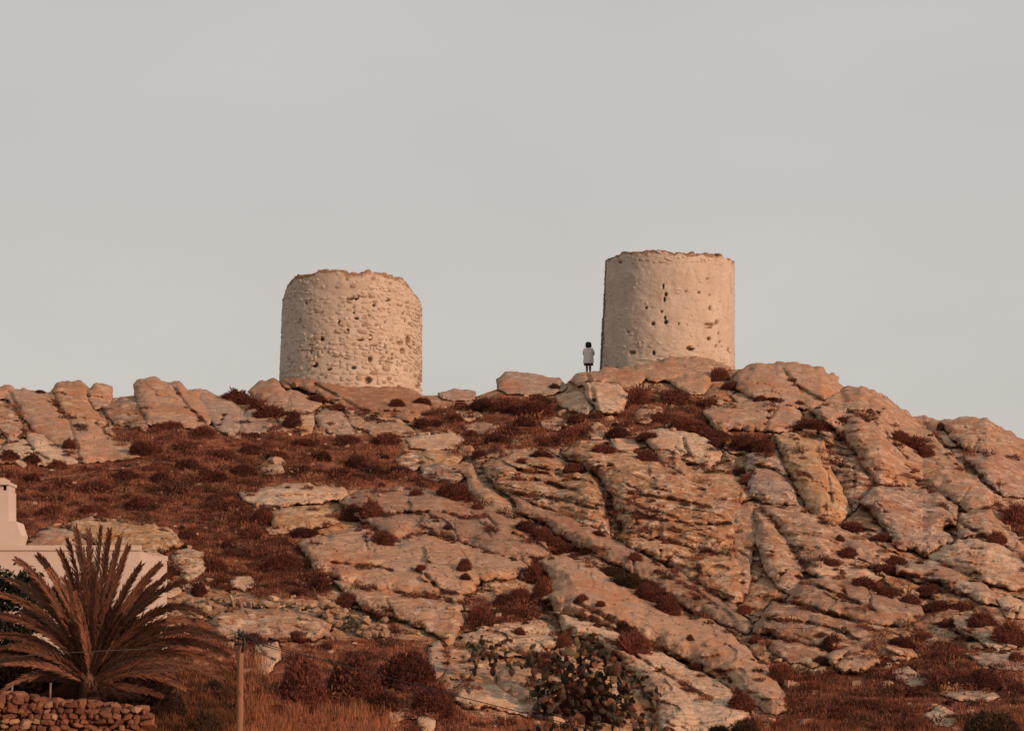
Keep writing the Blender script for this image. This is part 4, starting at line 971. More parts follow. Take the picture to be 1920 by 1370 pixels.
def build_mats():
    """low cushions of scrub growing into one another, on the earth and along the cracks of the rock"""
    r = np.random.default_rng(31); X = []
    for p, n in zip(SOIL_POLYS, (1250, 480, 480, 300, 50, 40)):
        b = np.array(p); q = np.stack([r.uniform(max(-30, b[:, 0].min()), min(1950, b[:, 0].max()), n * 2), r.uniform(b[:, 1].min(), min(1390, b[:, 1].max()), n * 2)], 1)
        q = q[sdf(p, q) > r.uniform(-12, 10, len(q))]; q = q[(is_rock(q[:, 0], q[:, 1]) == 0) & (is_rock(q[:, 0], q[:, 1] - 8) == 0) | (r.uniform(size=len(q)) < 0.12)]; dn = noise3(np.stack([q[:, 0] / 90, q[:, 1] / 30, q[:, 0] * 0 + 3], 1), 91); q = q[dn > r.uniform(-0.7, 0.5, len(q))]; X.append(np.c_[q[:n], np.ones(len(q[:n]))])
    for ln in CRACKS:
        a = np.array(ln); d = np.concatenate([[0], np.cumsum(np.linalg.norm(np.diff(a, axis=0), axis=1))]); m = int(d[-1] / 9); t = r.uniform(0, d[-1], m)
        on = noise3(np.stack([t / 45, t * 0 + a[0, 0], t * 0], 1), 17) > 0.0; t = t[on]; X.append(np.c_[np.interp(t, d, a[:, 0]) + r.normal(0, 2, len(t)), np.interp(t, d, a[:, 1]) + r.normal(0, 2, len(t)) + 2, np.full(len(t), 0.55)])
    for ln in ROCK_LIST.strip().splitlines():
        poly = np.array(pts(ln.split('|')[7])); nx = np.roll(poly, -1, 0)
        for a, b in zip(poly, nx):
            L_ = np.linalg.norm(b - a); m = r.poisson(L_ / 52.0); t = r.uniform(size=m)[:, None]
            if a[1] < 745 or b[1] < 745: continue
            X.append(np.c_[a + (b - a) * t + r.normal(0, 2.5, (m, 2)) + np.array([0, 2]), np.full(m, 0.6)])
    X = np.concatenate(X); X = X[(X[:, 1] > ridge_py(X[:, 0]) + 10) & (X[:, 1] < 1392)]; Y = surf(X[:, 0], X[:, 1]); ok = Y < 300; X, Y = X[ok], Y[ok]; n = len(X)
    base = P(X[:, 0], X[:, 1], Y); nb = 150; X[:, 2] *= r.choice([0.6, 0.9, 1.0, 1.35], n); rad = r.uniform(0.18, 0.62, n) * X[:, 2] * np.where(r.uniform(size=n) < 0.12, 1.5, 1); hgt = rad * r.uniform(0.45, 0.85, n)
    d = r.normal(size=(n, nb, 3)); d[..., 2] = np.abs(d[..., 2]) * 0.8; d /= np.linalg.norm(d, axis=2, keepdims=True)
    lump = 1 + 0.35 * noise3((d * 1.7 + np.arange(n)[:, None, None] * 7.3).reshape(-1, 3), 5).reshape(n, nb)
    b = d * (r.uniform(0.35, 0.95, (n, nb)) * lump)[..., None]; b = b * np.stack([rad, rad, hgt], 1)[:, None]
    dr = d + r.normal(0, 0.45, d.shape) + np.array([0, 0, 0.4]); dr /= np.linalg.norm(dr, axis=2, keepdims=True)
    ln_ = r.uniform(0.05, 0.14, (n, nb)) * (0.6 + rad)[:, None]; sd = np.cross(dr, r.normal(size=dr.shape)); sd /= np.linalg.norm(sd, axis=2, keepdims=True) + 1e-9; wd = r.uniform(0.012, 0.030, (n, nb)) * (0.5 + rad)[:, None]
    o3 = base[:, None] + b - np.array([0, 0, 0.04]); tri = np.stack([o3 - sd * wd[..., None], o3 + sd * wd[..., None], o3 + dr * ln_[..., None]], 2).reshape(-1, 3)
    pal = np.array([(0.17, 0.062, 0.040), (0.085, 0.034, 0.025), (0.23, 0.095, 0.055), (0.075, 0.044, 0.027), (0.13, 0.048, 0.033), (0.30, 0.155, 0.09)]); c = pal[r.choice(6, n, p=[0.28, 0.26, 0.14, 0.1, 0.16, 0.06])] * r.uniform(0.8, 1.25, (n, 1))
    tint = np.repeat((c[:, None] * r.uniform(0.55, 1.5, (n, nb, 1))).reshape(-1, 3), 3, 0)
    me = make_mesh('low_scrub', tri, np.arange(len(tri)).reshape(-1, 3)); set_color(me, 'tint', tint); o = link('low_scrub', me, FOL); tag(o, 'low merging mats of red-brown and dark scrub on the earth and in rock cracks', kind='stuff')

def build_grasses():
    build_mats()
    build_grass('dry_scrub', 'low reddish dry scrub and grass covering the earth of the slope', SOIL_POLYS, 30000, (0.06, 0.34), (0.012, 0.034), (0.24, 0.098, 0.058), 1, patch=True)
    tall = [pts("455,1335 520,1330 620,1338 700,1345 740,1360 720,1400 460,1400"), pts("462,1230 490,1280 510,1320 490,1345 460,1345")]
    build_grass('tall_dry_grass', 'tall orange dry grass at the bottom beside the wooden pole', tall, 2600, (0.3, 0.75), (0.008, 0.02), (0.30, 0.125, 0.064), 2, blades=7, lean=0.22, rock_ok=True, soft=(-30, 30))
    right = [pts("1470,1290 1540,1265 1650,1300 1760,1350 1920,1330 1960,1400 1380,1400 1400,1350 1475,1345")]
    build_grass('red_grass', 'fine red-brown grass at the bottom right of the hillside', right, 6000, (0.15, 0.42), (0.008, 0.02), (0.20, 0.078, 0.044), 3, blades=7)
    left = [pts("262,1270 330,1262 440,1275 445,1400 262,1400")]
    build_grass('weedy_grass', 'brown and olive weeds in front of the palm, left of the wooden pole', left, 3000, (0.18, 0.5), (0.012, 0.03), (0.14, 0.06, 0.030), 4, blades=7, rock_ok=True, soft=(-20, 20))
    # tufts rooted in cracks of the rock
    build_grass('crevice_grass', 'dry reddish tufts rooted in cracks of the bare rock', [pts("560,760 1900,760 1900,1340 560,1300")], 2300, (0.05, 0.16), (0.01, 0.025), (0.16, 0.055, 0.03), 6, blades=6, rock_ok=True)

def build_palm():
    Yp = 68.0; base = P(168, 1300, Yp)
    root = empty('palm', base.tolist(), 'short bushy palm with upright orange-brown fronds beside the white house', 'palm')
    m = mat_plain('palm_bark', (0.16, 0.085, 0.05), scale=8, vary=0.5)
    mb = MB(); mb.tube([(0, 0, -0.5), (0, 0, 0.0), (0.02, 0, 0.25), (0, 0, 0.5)], [0.22, 0.27, 0.24, 0.12], 10); link('trunk', mb.mesh('trunk'), m, root)
    r = np.random.default_rng(8)
    spec = [pts(s) for s in ("32,1050 112,1120", "72,1042 130,1120", "112,1034 148,1120", "128,1012 158,1120", "143,990 168,1120", "166,996 170,1130", "190,988 182,1120", "206,996 190,1120", "240,1024 205,1130",
        "264,1060 220,1140", "300,1058 240,1130", "346,1092 272,1120", "318,1072 250,1150", "-5,1112 100,1140", "-30,1150 90,1160", "-30,1192 80,1180", "-60,1240 70,1190", "18,1085 110,1140", "62,1092 120,1160",
        "382,1152 300,1105", "398,1180 310,1125", "420,1200 320,1145", "426,1226 320,1165", "428,1250 318,1185", "414,1272 305,1210", "392,1262 295,1215", "360,1140 280,1130", "345,1290 262,1240",
        "-70,1270 60,1200", "5,1295 80,1235", "225,1010 198,1140", "154,1030 166,1150", "92,1070 140,1150", "280,1090 226,1160", "120,1085 150,1170", "212,1060 194,1160", "250,1110 215,1180", "330,1180 265,1170", "45,1150 110,1180",
        "0,1215 90,1200", "320,1230 250,1210", "60,1270 110,1230", "178,1075 174,1180", "140,1110 158,1190", "230,1150 205,1200", "100,1180 135,1220", "375,1215 290,1175", "405,1240 300,1195")]
    for _ in range(18):
        a = r.uniform(-0.15, math.pi + 0.15); L0 = r.uniform(120, 250); t0 = (168 + math.cos(a) * L0 * 0.95, 1296 - max(-0.05, math.sin(a)) * L0); spec.append([t0, (168 + (t0[0] - 168) * 0.5, 1296 + (t0[1] - 1296) * 0.62 - 22)])
    for k, (tip, ctl) in enumerate(spec):
        dy = r.uniform(-1.3, 1.3); s0 = np.array([0, 0, 0.15]) + r.normal(0, 0.05, 3)
        t_ = P(tip[0], tip[1], Yp + dy) - base; c_ = P(ctl[0], ctl[1], Yp + dy * 0.35) - base
        c_ = c_ * np.array([0.85, 1, 1.06])
        u = np.linspace(0, 1, 26)[:, None]; path = (1 - u) ** 2 * s0 + 2 * u * (1 - u) * c_ + u ** 2 * t_
        mb = MB(); mb.tube(path, np.linspace(0.030, 0.006, 26), 5, c=(1.25, 1.15, 1.0))
        L_ = np.linalg.norm(np.diff(path, axis=0), axis=1).sum(); nl = int(34 + L_ * 22)
        uu = np.linspace(0.10, 0.995, nl); tang = np.gradient(path, axis=0); tang /= np.linalg.norm(tang, axis=1)[:, None]
        nrm = np.array([r.normal(0, 0.5), -1.0, r.normal(0, 0.3) + 0.3])
        vv, ff, cc = [], [], []
        for j, q in enumerate(uu):
            b = np.array([np.interp(q, u[:, 0], path[:, a]) for a in range(3)]); tg = np.array([np.interp(q, u[:, 0], tang[:, a]) for a in range(3)])
            sd = np.cross(tg, nrm); sd /= np.linalg.norm(sd) + 1e-9; up = np.cross(sd, tg)
            ln = (0.33 * min(1, 0.35 + q * 3) * (1 - 0.55 * q ** 3)) * r.uniform(0.8, 1.15) * min(1.25, 0.55 + L_ * 0.15)
            for sg in (-1, 1):
                d = tg * 0.90 + sd * sg * 0.36 + up * r.uniform(0.05, 0.35) + r.normal(0, 0.06, 3); d /= np.linalg.norm(d)
                wv = np.cross(d, up) * 0.018; e0 = len(vv)
                mid = b + d * ln * 0.5; tp = b + d * ln + np.array([0, 0, -0.03 * r.uniform()])
                vv += [b - wv * 0.5, b + wv * 0.5, mid + wv, mid - wv, tp]; tt = r.uniform(0.6, 1.35)
                ff.append((e0, e0 + 1, e0 + 2, e0 + 3)); cc += [(tt, tt, tt)] * 5
                ff.append((e0 + 3, e0 + 2, e0 + 4, e0 + 4))
        q4 = np.array([f for f in ff if f[2] != f[3]]); q3 = np.array([f[:3] for f in ff if f[2] == f[3]])
        mb.v.append(np.array(vv)); mb.f += [q4 + mb.n, q3 + mb.n]; mb.n += len(vv); mb.c.append(np.array(cc))
        o = link('frond', mb.mesh('frond'), FOL, root)
        c = np.array((0.16, 0.075, 0.047)) * r.choice([0.45, 0.7, 1.0, 1.3, 1.6]); o.color = (*c, 1)
    # old dry fronds around the foot, coloured dark for the palm's inner shade
    mb = MB(); vv = []; cc = []
    for k in range(900):
        a = r.uniform(0, 2 * math.pi); R_ = r.uniform(0.2, 1.0); b = np.array([math.cos(a) * R_, math.sin(a) * R_ * 0.7, r.uniform(0.0, 0.45) * (1.1 - R_)]); d = np.array([math.cos(a), math.sin(a), -0.4]) * r.uniform(0.2, 0.5)
        wv = np.array([-math.sin(a), math.cos(a), 0.5]) * 0.012; vv += [b - wv, b + wv, b + d]; cc += [[r.uniform(0.5, 1.2)] * 3] * 3
    mb.add(vv, np.arange(len(vv)).reshape(-1, 3)); mb.c.append(np.array(cc)); o = link('shade_dead_thatch', mb.mesh('shade_dead_thatch'), FOL, root); o.color = (0.06, 0.03, 0.02, 1)

def pad_mesh(seed):
    """one prickly pear pad, foot at the origin, unit length along +z, flat across y"""
    r = np.random.default_rng(seed); n, m = 10, 5; v = []
    w_ = r.uniform(0.30, 0.38)
    for k in range(1, n):
        t = k / n; hw = w_ * math.sin(math.pi * t) ** 0.62 * (0.72 + 0.45 * t); th = 0.055 * math.sin(math.pi * t) ** 0.5
        bend = 0.06 * math.sin(math.pi * t) * r.uniform(0.8, 1.1)
        for j in range(2 * m):
            a = j / (2 * m) * 2 * math.pi; v.append((math.cos(a) * hw, math.sin(a) * th + bend, t))
    v = [(0, 0, 0)] + v + [(0, 0, 1)]; q, t3 = [], []
    c = 2 * m
    for k in range(n - 2):
        for j in range(c): q.append((1 + k * c + j, 1 + k * c + (j + 1) % c, 1 + (k + 1) * c + (j + 1) % c, 1 + (k + 1) * c + j))
    for j in range(c):
        t3.append((0, 1 + (j + 1) % c, 1 + j)); t3.append((len(v) - 1, 1 + (n - 2) * c + j, 1 + (n - 2) * c + (j + 1) % c))
    me = make_mesh('pad', np.array(v), [np.array(t3), np.array(q)]); return me

def build_cactus():
    mat = mat_object_tinted('cactus_skin', rough=0.7, vary=0.45, scale=7, bump=0.012, spec=0.3)
    meshes = [pad_mesh(k) for k in range(5)]
    for me in meshes: me.materials.append(mat)
    def plant(label, cx, foot, half_w, top, feet, npads, seed, lng):
        r = np.random.default_rng(seed); Y = float(surf(cx, foot)) - 0.6; s = Y / F; org = P(cx, foot, Y)
        root = empty('prickly_pear', org.tolist(), label, 'cactus', 'prickly pears at the foot of the hill')
        H = (foot - top) * s; Wd = half_w * s; tips = []; cnt = 0
        def add(p, d, nrm, L_, kind):
            nonlocal cnt
            z = Vector(d).normalized(); y = Vector(nrm); y = (y - y.dot(z) * z).normalized(); x = y.cross(z)
            o = link('pad', meshes[cnt % 5], None, root); M = Matrix((x, y, z)).transposed()
            o.rotation_euler = M.to_euler(); o.location = p; o.scale = (L_ * r.uniform(0.85, 1.1), L_, L_)
            c = {0: (0.040, 0.030, 0.015), 1: (0.11, 0.072, 0.026), 2: (0.13, 0.046, 0.026), 3: (0.060, 0.030, 0.019)}[kind]; o.color = (*(np.array(c) * r.uniform(0.75, 1.3)), 1); cnt += 1
        for k, fx in enumerate(feet):
            d = np.array([r.normal(0, 0.2), r.normal(0, 0.15), 1.0]); p = np.array([(fx - cx) * s, r.uniform(-0.3, 0.3), -0.12])
            d /= np.linalg.norm(d); L_ = lng * 1.25; add(p, d, (r.normal(0, 0.4), -1, 0), L_, 3); tips.append((p + d * L_ * 0.94, d, 1))
        tries = 0
        while cnt < npads and tries < npads * 6:
            tries += 1
            u = r.uniform(-1, 1); lim = H * math.sqrt(max(0.0, 1 - abs(u) ** 2.2)); tgt = np.array([u * Wd, r.normal(0, 0.3), r.uniform(0.05, 1.0) ** 0.8 * lim])
            dist = [np.linalg.norm((tgt - t[0]) * np.array([1, 0.5, 1])) for t in tips]; i = int(np.argmin(dist))
            if dist[i] < lng * 0.35: continue
            p, d, lev = tips[i]; nd = (tgt - p) / (np.linalg.norm(tgt - p) + 1e-6) * 1.1 + d * 0.35 + r.normal(0, 0.28, 3); nd[2] += 0.25; nd /= np.linalg.norm(nd)
            L_ = lng * r.uniform(0.7, 1.15); add(p, nd, (r.normal(0, 0.7), -1, r.normal(0, 0.3)), L_, int(r.choice([0, 0, 0, 1, 2, 3]))); tips.append((p + nd * L_ * 0.93, nd, lev + 1))
        return root
    plant('largest prickly pear, dense dark green pads in front of the diagonal slab', 1094, 1352, 92, 1204, (1010, 1030, 1050, 1075, 1095, 1120, 1150), 298, 1, 0.37)
    plant('left prickly pear with sparse dark pads behind the smooth buff boulder', 945, 1262, 76, 1188, (890, 925, 960, 1000), 80, 2, 0.28)
    plant('smaller right prickly pear with dark red pads against the pale slab', 1200, 1345, 44, 1256, (1175, 1190, 1205, 1222), 80, 3, 0.26)
    plant('low reddish prickly pear pads at the foot of the largest prickly pear', 1120, 1392, 150, 1338, (1000, 1030, 1060, 1090, 1120, 1150, 1180, 1210), 110, 4, 0.28)

def build_shade_bushes():
    me = shrub_mesh(501, 5200, -0.3); first = None  # near-black bushes added to stand in for the deep shade around the palm
    for x, y, w_, h, Y, lab in ((40, 1322, 270, 135, 73.5, 'nearly black bush added as deep shade left of the palm'), (225, 1330, 225, 200, 72.5, 'nearly black bush added as deep shade right behind the palm foot')):
        if first is None: o = first = link('shade_fill_bush', me)
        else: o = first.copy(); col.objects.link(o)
        s = Y / F; o.location = P(x, y, Y).tolist(); o.scale = (w_ * s, w_ * s * 0.7, h * s * 1.15); o.color = (0.026, 0.013, 0.010, 1); tag(o, lab, 'bush', 'bushes added as dark shade beside the palm')

def build_leafy():
    r = np.random.default_rng(12); Yp = 80.0; base = P(30, 1310, Yp)
    root = empty('leafy_bush', base.tolist(), 'dark green leafy bush against the white house wall at the left edge', 'bush')
    mb = MB(); vv, cc = [], []
    for bx, by in ((38, 1110), (62, 1150), (5, 1125), (10, 1180), (-20, 1150), (40, 1190), (50, 1100), (4, 1095), (28, 1215)):
        t = P(bx, by, Yp + r.uniform(-0.5, 0.5)) - base; mid = t * 0.5 + np.array([r.normal(0, 0.15), 0, 0.2]); u = np.linspace(0, 1, 8)[:, None]
        pth = 2 * u * (1 - u) * mid + u ** 2 * t; mb.tube(pth, np.linspace(0.03, 0.008, 8), 5)
        for k in range(280):
            c = t + r.normal(0, 1, 3) * np.array([0.20, 0.16, 0.20]); d = r.normal(size=3); d /= np.linalg.norm(d); n_ = np.cross(d, r.normal(size=3)); n_ /= np.linalg.norm(n_); l_ = r.uniform(0.07, 0.13)
            e = len(vv); vv += [c - d * l_, c + n_ * l_ * 0.45, c + d * l_, c - n_ * l_ * 0.45]; cc += [[r.uniform(0.6, 1.4)] * 3] * 4
    link('stem', mb.mesh('stem'), mat_plain('twig', (0.05, 0.03, 0.02)), root)
    lb = MB(); lb.add(vv, np.arange(len(vv)).reshape(-1, 4)); lb.c.append(np.array(cc)); o = link('foliage', lb.mesh('foliage'), FOL, root); o.color = (0.026, 0.026, 0.017, 1)
# ------------------------------------------------------------------ house, walls, pole, person
def build_terrace():
    xs = np.linspace(float(P(-420, 1300, 66)[0]) * 1.5, float(P(272, 1300, 66)[0]), 40); ys = np.linspace(65.7, 77, 30); gx, gy = np.meshgrid(xs, ys)
    gx = gx - (gy - 66) * 0.22 * (gx - xs[0]) / (xs[-1] - xs[0])
    p = np.stack([gx.ravel(), gy.ravel(), np.full(gx.size, -0.32)], 1); p[:, 2] += 0.08 * noise3(p * 0.8, 3) + 0
    n0 = len(p); i = np.arange(n0).reshape(30, 40); f = [np.stack([i[:-1, :-1], i[:-1, 1:], i[1:, 1:], i[1:, :-1]], -1).reshape(-1, 4)]
    low = p.copy(); low[:, 2] = -3.0; allp = np.concatenate([p, low]); ring = np.concatenate([i[0, :], i[1:, -1], i[-1, -2::-1], i[-2:0:-1, 0]]); nx = np.roll(ring, -1)
    f.append(np.stack([nx, ring, ring + n0, nx + n0], 1))
    o = link('terrace', make_mesh('terrace', allp, f), mat_plain('terrace_earth', (0.15, 0.08, 0.05), scale=2, vary=0.5, bump=0.05)); tag(o, 'level terrace of brown earth behind the field stone wall', kind='structure')

def prism(mb, outline, y0, y1):
    """outline in world x,z (counter-clockwise seen from the front)"""
    n = len(outline); v = [(x, y0, z) for x, z in outline] + [(x, y1, z) for x, z in outline]
    f = [np.array([list(range(n))]), np.array([list(range(2 * n - 1, n - 1, -1))])]
    f.append(np.array([((j + 1) % n, j, n + j, n + (j + 1) % n) for j in range(n)])); mb.add(v, f)

def build_house():
    Yf = 88.0; org = P(60, 1300, Yf); m = M_('white_plaster', 0.9, 0.2); p = m.pos()
    a = m.noise(p, 0.7, 5, 0.65); st = m.noise(m.mapping(p, scale=(2.5, 2.5, 0.35)), 1.0, 4, 0.6); f = m.noise(p, 22, 3, 0.6)
    c = m.mix(m.rng(a, 0.3, 0.7), (0.45, 0.37, 0.315), (0.51, 0.42, 0.355)); c = m.mix(m.rng(st, 0.5, 0.75, 0, 0.3), c, (0.50, 0.38, 0.29)); m.base(c); m.normal(m.bump(f, 0.3, 0.01)); mat = m.m
    root = empty('white_house', org.tolist(), 'white plastered house with a flat roof and chimney behind the palm', 'house')
    def q(px, py, Y=Yf): a_ = P(px, py, Y) - org; return (a_[0], a_[2])
    mb = MB(); prism(mb, [q(-420, 1330), q(262, 1330), q(262, 1032), q(-420, 1032)], 0, 7.0); link('wall', mb.mesh('wall', False), mat, root)
    mb = MB(); prism(mb, [q(-422, 1031.5), q(263.5, 1031.5), q(263.5, 1022), q(-422, 1022)], -0.06, 0.3); prism(mb, [q(-422, 1031.5), q(263.5, 1031.5), q(263.5, 1022), q(-422, 1022)], 6.75, 7.06)
    link('parapet', mb.mesh('parapet', False), mat, root)
    Yc = Yf + 1.2
    def qc(px, py): return q(px, py, Yc)
    mb = MB(); prism(mb, [qc(-60, 1030), qc(33, 1030), qc(33, 1019), qc(38, 1002), qc(30, 977), qc(16, 976), qc(15.5, 919), qc(-60, 919)], 1.2, 2.6); link('chimney', mb.mesh('chimney', False), mat, root)
    ch = root.children[-1]
    mb = MB(); prism(mb, [qc(-60, 918.5), qc(4.5, 918.5), qc(4.5, 909), qc(-60, 909)], 1.3, 2.5); prism(mb, [qc(11, 918.5), qc(15, 918.5), qc(15, 909), qc(11, 909)], 1.3, 2.5); link('vent_post', mb.mesh('vent_post', False), mat, ch)
    mb = MB(); prism(mb, [qc(-60, 908.5), qc(17, 908.5), qc(17, 903), qc(-60, 903)], 1.15, 2.65); prism(mb, [qc(-60, 902.5), qc(5, 902.5), qc(6, 895), qc(-60, 895)], 1.3, 2.5); link('chimney_cap', mb.mesh('chimney_cap', False), mat, ch)

def build_walls():
    meshes = [make_mesh('stone', v, f, False) for v, f in STONE_V]
    for me in meshes: me.materials.append(STONE)
    r = np.random.default_rng(21)
    # field stone wall at the bottom left
    Yw = 65.0; org = P(130, 1385, Yw); s = Yw / F
    root = empty('field_stone_wall', org.tolist(), 'dry wall of rounded red-brown field stones at the bottom left corner', 'stone wall')
    top = np.array(pts("-160,1300 0,1299 40,1297 60,1303 75,1309 130,1315 165,1311 200,1321 262,1325 272,1329")); n = 0
    mb = MB(); xs = np.linspace(-70, 266, 24); zt = np.interp(xs, top[:, 0], top[:, 1]) + 9
    out = [tuple((P(x, 1420, Yw) - org)[[0, 2]]) for x in xs] + [tuple((P(x, z, Yw) - org)[[0, 2]]) for x, z in zip(xs[::-1], zt[::-1])]
    for k in range(len(xs) - 1):
        a, b = xs[k], xs[k + 1]; prism(mb, [tuple((P(t[0], t[1], Yw) - org)[[0, 2]]) for t in ((a, 1420), (b, 1420), (b, zt[k + 1]), (a, zt[k]))], 0.05, 0.55)
    link('rubble_core', mb.mesh('rubble_core', False), mat_plain('rubble_fill', (0.14, 0.075, 0.045), scale=5, vary=0.5), root)
    y = 1412
    while y > 1290:
        hh = r.uniform(7, 14); x = -70 + r.uniform(0, 15)
        while x < 268:
            w_ = r.uniform(9, 29); ym = y - hh / 2
            if ym > np.interp(x + w_ / 2, top[:, 0], top[:, 1]) + 3:
                p = P(x + w_ / 2, ym + r.normal(0, 1), Yw) - org + np.array([0, r.uniform(-0.09, 0.04), 0])
                o = link('stone', meshes[n % 8], None, root, p.tolist()); o.scale = (w_ * s * r.uniform(0.95, 1.1), 0.3, hh * s * r.uniform(0.9, 1.2)); o.rotation_euler = (r.normal(0, 0.16), r.normal(0, 0.22), r.normal(0, 0.25))
                c = np.array((0.22, 0.095, 0.053) if r.uniform() < 0.6 else (0.165, 0.066, 0.04) if r.uniform() < 0.7 else (0.33, 0.19, 0.115)); o.color = (*(c * r.uniform(0.75, 1.15)), 1); n += 1
            x += w_ * 0.93
        y -= hh * 0.9
    for k in range(21):
        x = -60 + k * 16 + r.uniform(0, 8); w_ = r.uniform(18, 34); hh = r.uniform(9, 17)
        p = P(x, np.interp(x, top[:, 0], top[:, 1]) + 4, Yw) - org + np.array([0, r.uniform(-0.02, 0.4), 0]); o = link('stone', meshes[n % 8], None, root, p.tolist()); o.scale = (w_ * s, 0.3, hh * s)
        o.rotation_euler = (r.normal(0, 0.2), r.normal(0, 0.22), r.normal(0, 0.4)); c = np.array((0.22, 0.095, 0.055)) * r.uniform(0.7, 1.2); o.color = (*c, 1); n += 1
    # tumbled dry stone walls on the slope
    def rubble(label, line, hpx, size, seed, upright=None):
        rr = np.random.default_rng(seed); ln = np.array(line); L_ = np.concatenate([[0], np.cumsum(np.linalg.norm(np.diff(ln, axis=0), axis=1))]); k = 0
        mid = ln[len(ln) // 2]; org = P(mid[0], mid[1], float(surf(*mid))); root = empty('dry_stone_wall', org.tolist(), label, 'stone wall', 'dry stone walls on the slope')
        rows = max(1, int(hpx / (size * 0.55)))
        for row in range(rows):
            d = rr.uniform(0, size)
            while d < L_[-1]:
                w_ = size * rr.uniform(0.6, 1.45); x = np.interp(d + w_ / 2, L_, ln[:, 0]); yb = np.interp(d + w_ / 2, L_, ln[:, 1]); y = yb - row * size * 0.5 + rr.normal(0, 2.0)
                Y = float(surf(x, yb)) - 0.12 + 0.06 * row; s = Y / F; h = w_ * rr.uniform(0.4, 0.75)
                if rr.uniform() < (0.95 if row < rows - 1 else 0.65):
                    p = P(x, y, Y) - org + np.array([0, rr.normal(0, 0.08), 0]); o = link('stone', meshes[k % 8], None, root, p.tolist()); k += 1
                    o.scale = (w_ * s, w_ * s * 0.9, h * s); o.rotation_euler = (rr.normal(0, 0.2), rr.normal(0, 0.3), rr.normal(0, 0.5))
                    if upright and upright[0] < x < upright[1]: o.scale = (0.35 * w_ * s, w_ * s * 0.9, 1.3 * w_ * s); o.rotation_euler = (0, -0.35 + rr.normal(0, 0.12), rr.normal(0, 0.3))
                    c = np.array((0.38, 0.26, 0.165) if rr.uniform() < 0.6 else (0.29, 0.185, 0.12)); o.color = (*(c * rr.uniform(0.75, 1.15)), 1)
                d += w_ * 0.85
    rubble('tumbled dry stone wall running along the slope above the wide pale slab', pts("300,1150 340,1130 380,1128 430,1134 480,1138 540,1138 600,1146"), 24, 15, 1, (425, 500))
    rubble('broken end of the dry stone wall dropping down to the round bushes', pts("590,1150 620,1165 650,1180 690,1195 720,1200"), 48, 14, 2)
    rubble('rubble of small stones behind the right-hand palm fronds', pts("270,1190 300,1180 340,1170 385,1160"), 40, 14, 3)
    rubble('line of loose pale stones above the left prickly pear', pts("860,1212 890,1205 930,1212 985,1222 1020,1230"), 18, 14, 4)

def build_pole():
    Yp = 78.0; base = P(448.5, 1420, Yp); root = empty('wooden_pole', base.tolist(), 'weathered wooden pole carrying cables at the bottom left of the hill', 'pole')
    m = M_('weathered_wood', 0.85, 0.2); p = m.pos(); g = m.noise(m.mapping(p, scale=(26, 26, 1.2)), 1.0, 4, 0.6); m.base(m.mix(m.rng(g, 0.3, 0.7), (0.16, 0.085, 0.05), (0.26, 0.145, 0.085))); m.normal(m.bump(g, 0.5, 0.01))
    rel = lambda px, py, dy=0.0: P(px, py, Yp + dy) - base
    n = 16; t = np.linspace(0, 1, n); path = np.array([rel(448.5 + 3.0 * a, 1420 - (1420 - 1186) * a) for a in t]); mb = MB(); mb.tube(path, 0.098 - 0.016 * t, 14); link('post', mb.mesh('post'), m.m, root)
    dark = mat_plain('dark_iron', (0.03, 0.022, 0.02), rough=0.6, spec=0.4)
    mb = MB()
    for y_ in (1196, 1206): mb.tube([rel(451, y_ - 2.4), rel(451, y_ + 2.4)], 0.115, 14)
    mb.tube([rel(446, 1187, -0.1), rel(457, 1190, -0.1)], 0.05, 6); link('bracket', mb.mesh('bracket'), dark, root)
    for x, y_ in ((448, 1184), (456, 1187)):
        mb = MB(); mb.tube([rel(x, y_ + 5, -0.1), rel(x, y_ + 2, -0.1), rel(x, y_, -0.1), rel(x, y_ - 3, -0.1), rel(x, y_ - 6, -0.1)], [0.02, 0.045, 0.03, 0.042, 0.015], 8); link('insulator', mb.mesh('insulator'), dark, root)
    mb = MB(); b = np.array([rel(455, y, -0.08) for y in (1192, 1202, 1214, 1222)]) + np.array([[0, 0, 0], [0.06, 0, 0], [0.04, -0.03, 0], [0, 0, 0]]); mb.tube(b, 0.035, 6)
    b = np.array([rel(441, y, -0.08) for y in (1190, 1200, 1210)]); mb.tube(b, 0.03, 6); link('cable_loop', mb.mesh('cable_loop'), dark, root)
    def cable(name, label, spec, rad):
        sp = np.array(spec); u = np.linspace(0, len(sp) - 1, 60); k = np.arange(len(sp))
        # smooth through the given points
        c = [np.interp(u, k, sp[:, a]) for a in range(3)]
        for _ in range(6): c = [np.concatenate([[q[0]], (q[:-2] + 2 * q[1:-1] + q[2:]) / 4, [q[-1]]]) for q in c]
        w3 = P(c[0], c[1], c[2]); mb = MB(); mb.tube(w3 - w3[0], rad, 6); o = link(name, mb.mesh(name), dark, None, w3[0].tolist()); tag(o, label, 'cable')
    cable('cable', 'dark cable sagging from the wooden pole down to the bottom right', [(452, 1184, 77.9), (500, 1208, 77), (560, 1224, 76), (700, 1262, 74), (860, 1305, 72), (1035, 1349, 70), (1180, 1385, 68.6)], 0.012)
    cable('cable', 'thin cable running left from the wooden pole across the palm', [(446, 1184, 77.9), (420, 1192, 76), (396, 1198, 74), (340, 1208, 70), (281, 1216, 66.6), (179, 1220, 66.2), (102, 1225, 66), (0, 1232, 65.6), (-160, 1248, 65)], 0.013)
    cable('cable', 'second cable from the pole top hanging just under the first to the right', [(457, 1190, 77.9), (500, 1212, 77.2), (555, 1226, 76.4), (590, 1233, 76), (640, 1240, 75.6)], 0.011)

